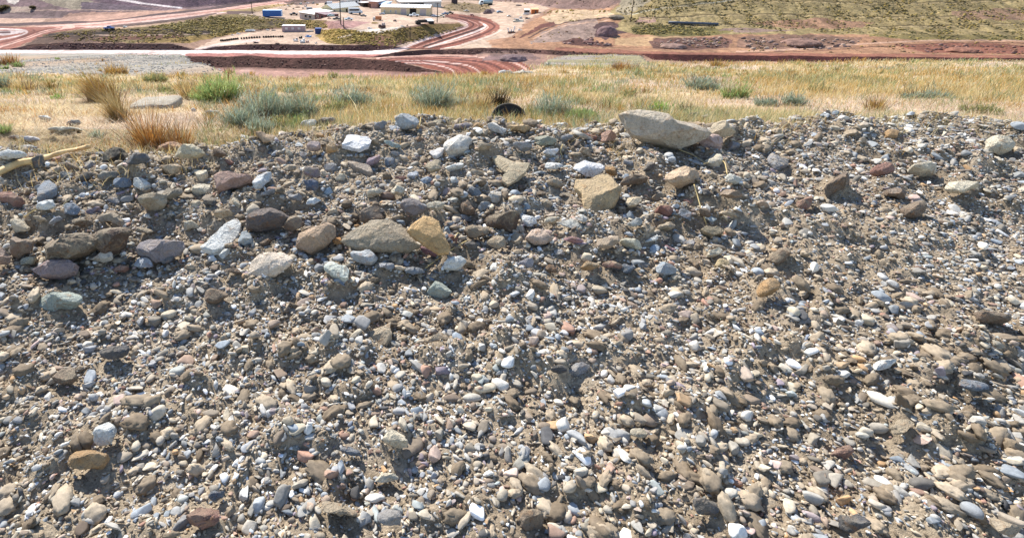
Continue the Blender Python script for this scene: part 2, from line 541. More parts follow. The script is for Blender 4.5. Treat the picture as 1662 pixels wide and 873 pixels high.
cp = np.concatenate([np.arange(-900, -40, 16.), np.arange(-40, 1700, 1.25), np.arange(1700, 2600, 16.)])
rows, YY, ZZ, ss = column(cp)
nrow = [10, 40, 16, 22, 26, 24, 50, 50, 90, 90]
PXv, PYv, Yv, Zv = [], [], [], []
for k in range(len(B)):
    last = k == len(B) - 1
    for f in np.linspace(0, 1, nrow[k] + 1)[:None if last else -1]:
        py = rows[k] + (rows[k + 1] - rows[k]) * f
        t = tanp(py); sl = ss[k]
        Y = (sl * YY[k] - ZZ[k]) / (sl + t) if k else YY[0] + (YY[1] - YY[0]) * f
        z = ZZ[k] + sl * (Y - YY[k])
        PXv.append(cp); PYv.append(py); Yv.append(Y); Zv.append(z)
PXv, PYv, Yv, Zv = [np.array(a) for a in (PXv, PYv, Yv, Zv)]
PXv = np.broadcast_to(PXv, Yv.shape).copy()
Xv = (PXv - CX) / F * depth(Yv, Zv)

# what each patch of ground is made of (albedo by region, the left slope darkened for shade), regions traced as outlines on the ground
cols = np.zeros(Yv.shape + (3,)); cols[:] = lin('#a88876')
reg = np.zeros(Yv.shape, np.int8)          # 0 open ground, 1 haul road, 2 yard
wob = 1.6 * fbm(Xv * .08, Yv * .05, 0, 3, 80); wob2 = 1.0 * fbm(Xv * .1, Yv * .07, 3.3, 3, 81)
wob3 = fbm(PXv * .16, PYv * .5, 0, 3, 83)
QX, QY = PXv + 4.0 * wob2 + 5.0 * wob3, PYv + 1.1 * fbm(PXv * .12, PYv * .3, 5.5, 3, 84) + wob * np.clip((PYv - 5) / 60 + .45, .3, .9)
def inside(poly, qx, qy):
    r = np.zeros(qx.shape, bool); n = len(poly)
    for i in range(n):
        x0, y0 = poly[i]; x1, y1 = poly[(i + 1) % n]
        if y0 == y1: continue
        c = ((y0 > qy) != (y1 > qy)) & (qx < (x1 - x0) * (qy - y0) / (y1 - y0) + x0)
        r ^= c
    return r
def paint(poly, hexc, region=None, mott=0.0, sharp=False):
    qx, qy = (PXv, PYv) if sharp else (QX, QY)
    m = inside(poly, qx, qy)
    c = np.array(lin(hexc))
    cols[m] = c
    if mott:
        a = fbm(Xv[m] * .35, Yv[m] * .2, 0, 3, 90)[:, None]
        cols[m] = c * (1 + mott * a)
    if region is not None: reg[m] = region
def stroke(pts, w, hexc, a=1.0, region=None, w1=None):
    """a band along a line on the ground, w rows wide"""
    c = np.array(lin(hexc)); pts = np.array(pts, float)
    n = len(pts) - 1
    for i in range(n):
        (x0, y0), (x1, y1) = pts[i], pts[i + 1]
        ww = w if w1 is None else w + (w1 - w) * (i + .5) / n
        bx = (QX > min(x0, x1) - ww - 2) & (QX < max(x0, x1) + ww + 2) & (PYv > min(y0, y1) - ww - 2) & (PYv < max(y0, y1) + ww + 2)
        if not bx.any(): continue
        qx, qy = PXv[bx], PYv[bx]
        dx, dy = x1 - x0, y1 - y0; L = dx * dx + dy * dy + 1e-9
        u = np.clip(((qx - x0) * dx + (qy - y0) * dy) / L, 0, 1)
        d = np.hypot(qx - x0 - u * dx, (qy - y0 - u * dy))
        k = np.clip((ww * .5 + .35 - d) / .7, 0, 1)[:, None] * a
        cols[bx] = cols[bx] * (1 - k) + c * k
        if region is not None:
            rr = reg[bx]; rr[(k[:, 0] > .5)] = region; reg[bx] = rr
def curve(pts, n=8):
    pts = [np.array(p, float) for p in pts]; out = []
    P = [2 * pts[0] - pts[1]] + pts + [2 * pts[-1] - pts[-2]]
    for i in range(1, len(P) - 2):
        for f in np.linspace(0, 1, n, endpoint=False):
            a, b, c, d = P[i - 1], P[i], P[i + 1], P[i + 2]
            out.append(.5 * ((2 * b) + (c - a) * f + (2 * a - 5 * b + 4 * c - d) * f * f + (3 * b - a - 3 * c + d) * f ** 3))
    out.append(pts[-1]); return out

RED, DRED, PALE, WHITE, MAR, GOLD, OLIVE, GREY, PURP, TAN = '#99614f', '#5f362d', '#d3b3a6', '#e6d8d2', '#4c3032', '#a98d52', '#80704a', '#a69a90', '#6d5664', '#bb9b7e'
# far left hills and tips
paint([(-900, -70), (480, -70), (480, 12), (300, 16), (150, 22), (-900, 30)], '#8b7276', mott=.3)
paint([(60, 0), (95, -6), (140, -2), (175, 20), (120, 17), (90, 10)], '#a79a88', mott=.2)
paint([(-20, 18), (60, 12), (85, 10), (120, 24), (110, 30), (-20, 30)], '#7d6869', mott=.3)
paint([(-40, 30), (80, 30), (60, 40), (-40, 41)], '#cfae9c')
paint([(10, 0), (40, -6), (24, 8), (12, 5)], '#ded3cc')
paint([(0, 12), (55, 11), (45, 20), (5, 21)], '#bda89a')
paint([(120, -10), (520, -70), (520, -4), (390, 4), (300, 12), (170, 8)], PURP, mott=.35)
stroke([(175, -4), (230, 6), (295, 13.5)], 4.5, '#efe4df', region=1, w1=1.6)
paint([(130, 4), (200, 8), (260, 15), (160, 22), (130, 18)], '#75646f', mott=.3)
stroke([(-40, 17), (140, 17), (240, 18)], 1.4, '#c8aa9c')
paint([(110, 22), (260, 18), (300, 17), (160, 38), (60, 46), (40, 45), (100, 30)], '#c09a8a', mott=.12)
stroke([(0, 41), (60, 39), (110, 37), (150, 38), (200, 33), (260, 24), (320, 18), (380, 9), (470, -3)], 4.5, '#5d494b')
# the long ramp up from the left
stroke([(60, 47), (120, 43.5), (170, 40), (230, 33), (300, 25.5), (370, 17), (430, 8), (520, -4)], 8.5, '#d2ad9f', region=1)
stroke([(120, 43), (170, 39.5), (230, 33), (300, 25), (370, 16.5), (430, 7.5), (520, -4)], 1.3, '#b07f70')
stroke([(90, 47), (170, 43.4), (230, 37), (300, 29), (370, 20), (430, 10)], 1.2, '#ecd9cf')
stroke([(180, 44), (230, 39), (270, 35), (320, 28), (350, 23)], 5, '#6c5752', w1=3)
# junction at far left
paint([(-60, 45), (40, 44.5), (110, 44), (150, 45), (100, 52), (60, 62), (20, 79), (-60, 84)], '#a06b5b', 1)
stroke(curve([(-60, 44), (30, 46), (56, 50), (40, 60), (-20, 76)]), 2.0, '#8d574b', region=1)
stroke(curve([(-60, 47), (20, 48), (44, 52), (25, 60), (-30, 70)]), 2.4, '#e5cfc7', region=1)
stroke(curve([(120, 44), (80, 50), (50, 60), (0, 76), (-50, 88)]), 4, '#dcb3a3', region=1)
stroke(curve([(90, 46), (60, 52), (30, 62), (-30, 78)]), 1.4, '#7f4d43', region=1)
stroke(curve([(100, 46), (66, 54), (38, 64), (-20, 80)]), 1.2, '#8f5d50', region=1)
paint([(-60, 50), (40, 50), (45, 52), (20, 57), (-60, 60)], '#dcccc6', 1)
stroke([(-60, 53), (16, 53)], 3, '#6b5050')
# grassed slope between ramp and scarp, browns darkened for facing away from the sun
paint([(70, 56), (110, 51), (180, 45), (260, 41), (300, 34), (340, 26), (400, 23), (440, 29), (520, 33), (535, 45), (455, 44), (400, 50), (345, 62), (310, 70), (200, 70), (100, 68), (45, 72)], OLIVE, mott=.35)
paint([(70, 57), (110, 52), (170, 48), (260, 47), (300, 52), (300, 58), (180, 58), (60, 62)], '#6f5a43', mott=.5)
paint([(60, 60), (180, 56), (200, 70), (100, 68), (40, 74)], '#70564a', mott=.35)
paint([(160, 59), (300, 58), (300, 64), (160, 66)], '#7d5548', mott=.3)
paint([(260, 64), (330, 58), (400, 50), (420, 48), (345, 62), (308, 71), (220, 70)], GOLD, mott=.3)
paint([(300, 34), (340, 26), (395, 24), (440, 31), (400, 45), (330, 50)], '#85734a', mott=.35)
stroke([(150, 57.5), (250, 57.8), (330, 55.5), (350, 55)], 1.3, '#cbb0a0')
stroke([(80, 57), (160, 54.5), (200, 52), (270, 50), (345, 53.5)], 4.2, '#40332d')
stroke([(60, 62), (100, 60), (190, 60)], 1.5, '#45352e')
stroke([(165, 45.5), (205, 45.5), (250, 41), (320, 33), (350, 25)], 2.8, '#d1b196')
paint([(350, 20), (395, 15), (440, 8), (480, 6), (470, 12), (420, 18), (400, 22)], '#a38d62', mott=.3)
stroke([(370, 21), (400, 21.5), (430, 22)], 5, '#6b5450')
stroke([(390, 24), (426, 26)], 3.4, '#cdb8a5')
# dark scarps
paint([(15, 80), (45, 73.5), (100, 69.5), (200, 70.8), (280, 72.2), (303, 78), (312, 82.3), (20, 82.3)], MAR, mott=.3, sharp=True)
paint([(318, 82), (345, 76), (400, 73), (450, 72), (500, 72.4), (560, 74), (600, 73), (640, 76.5), (668, 80.5), (640, 83.5), (600, 84), (500, 83), (400, 82)], MAR, mott=.3, sharp=True)
paint([(40, 74), (100, 70), (100, 73), (40, 77)], '#6a4a42')
# pale yard with the tyre row
paint([(318, 80), (345, 63), (400, 53), (455, 47), (530, 47), (548, 53), (520, 62), (540, 68), (560, 74), (500, 72.6), (450, 72), (400, 73.2), (345, 76.5)], '#c4a994', 2, mott=.16)
paint([(520, 50), (548, 47), (580, 50), (615, 55), (600, 66), (560, 74), (530, 70), (512, 60)], GOLD, mott=.4)
paint([(560, 55), (620, 52), (662, 45), (700, 39), (748, 39), (757, 42), (740, 49), (690, 63), (668, 74), (640, 77), (590, 73), (545, 71)], '#7d683f', mott=.45)
paint([(572, 62), (625, 58), (640, 66), (600, 72), (570, 70)], '#7f5e4c', mott=.4)
paint([(600, 70), (650, 66), (672, 72), (640, 77), (600, 74)], '#6b4740', mott=.3)
stroke([(548, 62), (575, 56)], 2.5, '#d8c5b0')
# upper lots
paint([(395, 26), (440, 14), (470, 8), (510, 3), (600, -4), (790, -8), (870, 4), (890, 14), (850, 36), (830, 60), (800, 78), (700, 79), (640, 76), (690, 60), (752, 42), (745, 37), (700, 37), (660, 43), (610, 53), (575, 50), (545, 44), (525, 33), (480, 33), (430, 30)], '#c2a893', 2, mott=.2)
paint([(420, 31), (470, 33), (530, 34), (545, 44), (520, 47), (455, 46), (425, 38)], '#8d7647', mott=.4)
paint([(436, 34), (470, 34), (460, 43), (438, 43)], '#5d5040', mott=.3)
paint([(525, 36), (545, 34), (570, 35), (602, 37), (572, 46), (535, 48)], '#a67f78', mott=.15)
paint([(577, 50), (600, 48), (655, 44), (640, 50), (605, 56), (585, 56)], '#e4d5c4', 2)
paint([(460, 5), (520, -10), (620, -30), (800, -30), (800, -4), (760, -2), (640, 1), (590, 3), (560, 2), (520, 6), (480, 9)], '#77625c', mott=.3)
paint([(630, 2), (745, 4), (720, 12), (716, 8), (640, 6)], '#a98f76', mott=.2)
paint([(718, 12), (735, 4), (790, 8), (800, 17), (775, 22), (725, 18)], '#8f7b5c', mott=.35)
paint([(785, 20), (800, 14), (806, 20), (796, 23)], '#6b5a58')
# hairpin of red haul roads
paint([(640, 80), (668, 76), (690, 64), (740, 50), (760, 43), (754, 36), (730, 30), (718, 27), (735, 22), (770, 26), (800, 33), (811, 42), (806, 50), (785, 60), (740, 74), (715, 80)], '#95604f', 1)
stroke(curve([(600, 86), (650, 79), (668, 73), (690, 65), (730, 53), (757, 44), (757, 38), (744, 34)]), 3.0, '#e0cac2', region=1)
stroke(curve([(672, 76), (700, 66), (740, 54), (764, 45), (768, 39), (755, 33), (720, 27)]), 2.2, DRED, .8, 1)
stroke(curve([(676, 78), (710, 67), (745, 55), (772, 46), (775, 40), (760, 33)]), 1.4, '#c99684', 1, 1)
stroke(curve([(700, 62), (740, 49), (760, 42), (752, 36), (730, 30)]), 1.3, '#8d5548', .8, 1)
stroke(curve([(695, 79), (735, 71), (780, 57), (800, 47), (801, 41), (785, 34), (745, 27)]), 2.6, DRED, .85, 1)
stroke(curve([(690, 78), (730, 69), (770, 57), (790, 47), (790, 42), (778, 36)]), 1.8, '#ddb7a6', 1, 1)
stroke(curve([(705, 80), (745, 71), (790, 58), (808, 49), (808, 41), (795, 34), (760, 26)]), 1.3, '#8a5145', .8, 1)
stroke(curve([(715, 80), (750, 73), (795, 59), (815, 49)]), 1.3, '#d9c3b6', 1, 1)
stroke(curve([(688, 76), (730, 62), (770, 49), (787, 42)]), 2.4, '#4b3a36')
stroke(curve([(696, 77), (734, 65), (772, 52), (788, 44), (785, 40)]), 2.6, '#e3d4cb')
stroke([(640, 76), (670, 66), (700, 56), (752, 44)], 1.6, '#5b4744')
# main haul road straight across
paint([(-900, 80), (0, 81.3), (310, 82), (600, 83.5), (640, 80), (668, 78), (650, 84), (610, 92), (500, 93.5), (405, 90), (300, 92), (-900, 92)], '#dcc6be', 1, sharp=True)
paint([(-20, 81.5), (300, 82.5), (600, 84), (640, 82), (630, 86), (600, 88.5), (300, 86), (-20, 86)], '#ece0da', 1)
paint([(300, 87.5), (400, 87.5), (600, 89), (640, 88), (600, 94), (500, 94), (300, 92)], '#a9736a', 1)
stroke([(318, 81), (345, 75), (380, 69), (420, 66)], 4.5, '#d9c2b6', region=1)
# spoil bank and lower road
paint([(280, 91), (340, 92.3), (370, 93.3), (405, 90.3), (440, 94), (510, 94.3), (560, 93.3), (600, 97), (640, 99), (665, 105.5), (700, 114), (722, 118), (640, 118), (480, 114), (400, 111), (280, 113)], '#66473f', mott=.45, sharp=True)
paint([(-900, 109), (300, 110), (400, 110.5), (480, 113), (600, 115), (700, 118), (760, 121), (760, 160), (-900, 160)], '#ad897b', 1)
stroke([(300, 112), (480, 115), (640, 118), (700, 119)], 1.2, '#8d6358', .8, 1)
stroke([(300, 115), (480, 117.5), (640, 120)], 1.4, '#d8b8aa', .8, 1)
# lower hairpin with its wheel tracks
paint([(600, 97), (640, 92), (700, 89), (760, 89.5), (820, 93), (850, 102), (866, 117), (870, 160), (650, 160), (690, 118.5), (722, 118), (700, 113), (668, 104), (642, 98)], '#88513f', 1, sharp=True)
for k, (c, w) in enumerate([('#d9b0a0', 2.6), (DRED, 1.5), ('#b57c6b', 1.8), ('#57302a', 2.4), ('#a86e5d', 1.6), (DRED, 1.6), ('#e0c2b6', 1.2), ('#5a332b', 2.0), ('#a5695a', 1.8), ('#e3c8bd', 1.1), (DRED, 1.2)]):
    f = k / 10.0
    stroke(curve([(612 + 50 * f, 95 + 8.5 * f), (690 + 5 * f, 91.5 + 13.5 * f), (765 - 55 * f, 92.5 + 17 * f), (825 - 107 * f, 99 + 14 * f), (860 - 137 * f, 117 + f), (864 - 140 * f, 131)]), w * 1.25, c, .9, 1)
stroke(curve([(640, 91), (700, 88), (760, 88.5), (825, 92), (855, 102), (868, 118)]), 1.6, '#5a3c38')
paint([(605, 93), (640, 86.5), (680, 82), (740, 80), (800, 79), (850, 80), (900, 82), (960, 86), (1045, 91), (1000, 93), (900, 90), (850, 86), (760, 88.5), (700, 88), (640, 91.5)], '#6a4d47', mott=.35, sharp=True)
paint([(760, 92), (790, 84), (840, 82), (880, 88), (900, 120), (870, 120), (850, 100), (820, 93)], '#a58578', mott=.2)
paint([(780, 97), (800, 88), (860, 86), (880, 96), (830, 100)], '#806865', mott=.3)
# slope and terraces on the far side, right
paint([(830, 60), (850, 40), (880, 26), (900, 15), (1000, 14), (1040, 24), (1090, 30), (1200, 34), (2600, 30), (2600, 98), (1200, 91), (1045, 88), (960, 85), (900, 81), (800, 78), (790, 66)], '#ad8569', mott=.35)
paint([(860, 70), (880, 52), (930, 36), (970, 32), (975, 50), (960, 64), (930, 66), (900, 68)], '#a08a80', mott=.35)
paint([(880, 30), (905, 15), (1000, 18), (1005, 28), (950, 33), (900, 42)], '#d0b698', mott=.2)
paint([(876, 40), (900, 34), (905, 40), (880, 46), (850, 60), (835, 66)], '#70463d', mott=.2)
stroke(curve([(858, 62), (890, 46), (930, 36), (980, 31), (1010, 30)]), 2.0, '#5d4540')
stroke(curve([(865, 64), (900, 48), (940, 40), (990, 34)]), 1.5, '#caa894')
paint([(966, 42), (980, 36), (1000, 37), (1030, 42), (1035, 50), (1000, 58), (985, 66), (966, 60)], '#5f4848', mott=.3)
paint([(905, 66), (940, 62), (960, 68), (1000, 74), (985, 76), (920, 72)], '#65443c', mott=.5)
paint([(900, 76), (1000, 80), (1045, 84), (1200, 86), (1700, 90), (1700, 97), (1200, 92), (1045, 89), (960, 86), (900, 82)], '#9c6a58', mott=.2)
paint([(1000, 62), (1060, 60), (1120, 60), (1100, 74), (1030, 76), (1000, 72)], '#c0a07c', mott=.25)
paint([(1052, 68), (1065, 63), (1110, 62), (1170, 60), (1190, 66), (1180, 78), (1120, 82), (1060, 80)], '#7a5a50', mott=.5)
paint([(1040, 87.7), (1100, 88.7), (1200, 90.8), (1700, 95.3), (1700, 104), (1200, 100), (1100, 99.3), (1060, 97.5)], '#5d3431', mott=.25, sharp=True)
paint([(1060, 103), (1200, 100.5), (1700, 104), (1700, 120), (1060, 120)], '#c3988a')
# the same terraces carry on beyond the right end
paint([(1200, 60), (1290, 56), (1400, 62), (1380, 78), (1260, 84), (1195, 76)], '#8a6c5c', mott=.5)
paint([(1420, 50), (1560, 48), (1700, 56), (1700, 66), (1500, 66), (1410, 60)], '#85784e', mott=.5)
paint([(1450, 72), (1600, 70), (1700, 76), (1700, 88), (1500, 86)], '#8f5f4e', mott=.4)
stroke(curve([(1195, 84), (1300, 80), (1420, 70), (1560, 66), (1700, 68)]), 2.2, '#c9a590')
stroke(curve([(1195, 86.5), (1320, 83.5), (1440, 75), (1580, 70), (1700, 72)]), 1.0, '#6b473c')
# hills at the back right
paint([(790, -70), (1010, -70), (1008, 4), (980, 14), (900, 14), (860, 6), (800, 2)], '#8b726c', mott=.3)
paint([(990, 20), (1010, 2), (1060, -70), (2600, -70), (2600, 60), (1700, 58), (1200, 56), (1100, 57), (1030, 56), (1000, 50), (1010, 30)], '#a08f66', mott=.5)
paint([(1000, 20), (1010, -10), (1060, -70), (1100, -70), (1060, 0), (1020, 24)], '#a29782', mott=.2)
paint([(1020, 46), (1060, 40), (1160, 46), (1200, 50), (1160, 58), (1080, 60), (1030, 56)], '#7d7448', mott=.4)
paint([(1030, 34), (1040, 28), (1066, 27), (1064, 37), (1035, 38)], '#a98a80')
stroke(curve([(1026, 24), (1070, 14.5), (1120, 9), (1200, -1), (1300, -14), (1662, -60)]), 1.8, '#b8b39c', region=1)
stroke(curve([(1030, 22), (1070, 12), (1120, 6.5), (1190, -1)]), 1.8, '#4d4a34')
for q_ in range(7):
    stroke(curve([(1040 + 8 * q_, 33 - 5 * q_), (1150, 26 - 6.0 * q_), (1350, 20 - 7 * q_), (1690, 14 - 8 * q_)]), .9, '#b8a87c', .7)
for q_, (y0_, y1_) in enumerate([(44, 40), (30, 24), (12, 2)]):
    stroke(curve([(1040, y0_), (1120, y0_ - 3), (1250, y1_), (1450, y1_ + 3), (1690, y1_ - 2)]), 1.6, '#5f5236', .8)
    stroke(curve([(1040, y0_ + 2), (1120, y0_ - 1), (1250, y1_ + 2), (1450, y1_ + 5), (1690, y1_)]), 1.2, '#c0ab84', .8)
paint([(1220, 36), (1330, 30), (1420, 38), (1400, 46), (1280, 48)], '#a5826a', mott=.4)
paint([(1540, 20), (1640, 14), (1700, 24), (1660, 34), (1560, 32)], '#a0826c', mott=.4)
stroke([(1085, 38), (1110, 39.5), (1165, 41.5)], 2.2, '#4a4840')
paint([(1165, 48), (1200, 46), (1300, 50), (1200, 54)], '#9b8479')

rel = (.14 + .45 * np.clip((Yv - 250) / 250, 0, 1) + .35 * np.clip((PXv - 850) / 80, 0, 1) * np.clip((Yv - 215) / 40, 0, 1)) * fbm(Xv * .22, Yv * .12, 0, 4, 100)
Zv2 = Zv + np.where(reg == 0, rel * 1.6, rel * .25)
gr = np.clip(1 + .10 * fbm(Xv * .9, Yv * .5, 0, 2, 103), .7, 1.3)[..., None]
mot = 1 + .22 * fbm(Xv * .06, Yv * .03, 0, 4, 107)[..., None] + .16 * fbm(Xv * .4, Yv * .25, 0, 3, 109)[..., None]
tint = np.where(reg[..., None] == 0, np.array([.74, .70, .64]), np.where(reg[..., None] == 1, np.array([.84, .79, .76]), np.array([.82, .80, .77])))
cols = np.clip(cols * gr * mot * tint, 0, .8)
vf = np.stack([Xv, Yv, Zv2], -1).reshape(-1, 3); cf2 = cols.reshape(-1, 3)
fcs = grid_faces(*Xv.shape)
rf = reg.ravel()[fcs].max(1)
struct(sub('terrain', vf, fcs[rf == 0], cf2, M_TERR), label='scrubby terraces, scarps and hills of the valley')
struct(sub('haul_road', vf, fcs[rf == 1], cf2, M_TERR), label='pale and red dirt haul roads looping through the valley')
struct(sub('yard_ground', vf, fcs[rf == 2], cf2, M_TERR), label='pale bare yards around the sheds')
# ------------------------------------------------------------------ stones
def ico(n):
    bm = bmesh.new(); bmesh.ops.create_icosphere(bm, subdivisions=n, radius=1)
    v = np.array([p.co[:] for p in bm.verts]); f = np.array([[q.index for q in p.verts] for p in bm.faces]); bm.free()
    return v, f
ICO = {n: ico(n) for n in (1, 2, 3, 4, 5, 6)}
def rnd_dirs(n, g):
    d = g.normal(size=(n, 3)); return d / np.linalg.norm(d, axis=1)[:, None]
def chip(v, g, n, lo=.55, hi=.92):
    """cut a rounded body with random planes, so it gets the flat broken faces of a stone"""
    for d in rnd_dirs(n, g):
        h = g.uniform(lo, hi)
        s = v @ d - h
        v = v - np.maximum(s, 0)[:, None] * d * .93
    return v
def stone_proto(g, lvl, kind):
    v, f = ICO[lvl]
    if kind == 'clod':
        v = v * (1 + .30 * fbm(v[:, 0] * 1.7 + g.uniform(0, 50), v[:, 1] * 1.7, v[:, 2] * 1.7, 3, 3) + .20 * g.uniform(-1, 1, len(v)))[:, None]
        v = v * np.array([1, g.uniform(.6, 1), g.uniform(.55, .9)])
        return v, f
    if kind == 'angular':
        q = g.uniform(.42, .75)
        v = np.sign(v) * np.abs(v) ** q
        A = np.eye(3) + g.uniform(-.35, .35, (3, 3)); v = v @ A
        v = v / np.abs(v).max(); v = v * np.array([1, g.uniform(.55, 1), g.uniform(.5, 1)])
        v = chip(v, g, 6, .25, .62)
        v = v * (1 + .03 * g.uniform(-1, 1, (len(v), 1)))
        return v / np.abs(v).max(), f
    v = v * (1 + .12 * fbm(v[:, 0] * 1.1 + g.uniform(0, 50), v[:, 1] * 1.1, v[:, 2] * 1.1, 2, 3))[:, None]
    return chip(v, g, 7, .55, .92), f
gp = np.random.default_rng(5)
KD = lambda k: 'round' if k % 5 == 0 else 'angular'
PROT = {1: [stone_proto(gp, 1, 'clod')[0] for _ in range(14)], 2: [stone_proto(gp, 2, KD(k))[0] for k in range(24)], 3: [stone_proto(gp, 3, KD(k))[0] for k in range(30)], 'clod': [stone_proto(gp, 3, 'clod')[0] for k in range(16)]}
ICO['clod'] = ICO[3]
PAL = [('#8f9296', 12), ('#8e989f', 16), ('#7b8a95', 11), ('#a3a19b', 14), ('#ab9a82', 12), ('#c4b394', 10), ('#d8cfbe', 13), ('#e6e5e0', 10), ('#7a6754', 14), ('#8a6a57', 7), ('#a5785f', 5),
       ('#b98d55', 3), ('#4c4b4b', 8), ('#98a39c', 5), ('#8d7d88', 4), ('#66748a', 2), ('#c0a090', 4)]
def calm(c, k=.5, up=1.1):
    c = np.array(c); l = c @ np.array([.3, .5, .2])
    w = k * (1.0 if c[2] > c[0] * 1.05 else .45)
    return (c + (l - c) * w) * up
PALC = np.array([calm(lin(p[0])) for p in PAL]); PALW = np.array([p[1] for p in PAL], float); PALW /= PALW.sum()

def rots(n, g, flat=.7):
    """random orientations, mostly lying flat"""
    a = g.uniform(0, 2 * math.pi, n); t = g.normal(0, flat, n); p = g.uniform(0, 2 * math.pi, n)
    ca, sa = np.cos(a), np.sin(a)
    Rz = np.zeros((n, 3, 3)); Rz[:, 0, 0] = ca; Rz[:, 0, 1] = -sa; Rz[:, 1, 0] = sa; Rz[:, 1, 1] = ca; Rz[:, 2, 2] = 1
    ax = np.stack([np.cos(p), np.sin(p), np.zeros(n)], 1)
    K = np.zeros((n, 3, 3)); K[:, 0, 2] = ax[:, 1]; K[:, 1, 2] = -ax[:, 0]; K[:, 2, 0] = -ax[:, 1]; K[:, 2, 1] = ax[:, 0]
    I = np.eye(3)[None]
    Rt = I + np.sin(t)[:, None, None] * K + (1 - np.cos(t))[:, None, None] * (K @ K)
    return Rt @ Rz

def scatter(X, Y, size, lvl, g, sink=.15, flat=.35, color=None):
    n = len(X)
    sc = np.stack([g.uniform(.8, 1.45, n), g.uniform(.65, 1.0, n), g.uniform(.4, .8, n)], 1) * (size / 2 * 1.12)[:, None]
    Rm = rots(n, g, flat)
    Z = ground_z(X, Y) + sc[:, 2] * (1 - 2 * sink) * .8
    ids = g.integers(0, len(PROT[lvl]), n)
    if color is None:
        color = PALC[g.choice(len(PALC), n, p=PALW)] * g.uniform(.7, 1.2, (n, 1))
        dust = np.array(lin('#aca08c')); dk = (g.random(n) ** 1.3 * .85)[:, None]
        color = color * (1 - dk) + dust * g.uniform(.6, 1.15, (n, 1)) * dk
    V, Fc, C = [], [], []
    base = 0
    fproto = ICO[lvl][1]
    for k in range(len(PROT[lvl])):
        m = ids == k
        if not m.any(): continue
        v = PROT[lvl][k][None] * sc[m][:, None]
        v = np.einsum('nij,nkj->nki', Rm[m], v) + np.stack([X[m], Y[m], Z[m]], 1)[:, None]
        nn, kk = v.shape[:2]
        V.append(v.reshape(-1, 3))
        Fc.append((fproto[None] + (np.arange(nn) * kk)[:, None, None] + base).reshape(-1, 3))
        C.append(np.repeat(color[m], kk, 0))
        base += nn * kk
    return np.concatenate(V), np.concatenate(Fc), np.clip(np.concatenate(C), 0, .85)

def bank_points(n, g):
    n = int(n * 1.5); Y = g.uniform(.6, 4.2, n); X = g.uniform(-1, 1, n)
    Y = g.uniform(.6, 4.2, n); X = g.uniform(-1, 1, n)
    d = depth(Y, bank_plane(Y))
    X = -6.2 + (X + 1) / 2 * 15.0
    px = CX + F * X / d
    yc = crestY(X)
    k = (px > -480) & (px < 2180) & (Y < yc + .22 + .25 * (px < 260) * g.uniform(0, 1, n))
    return X[k], Y[k]

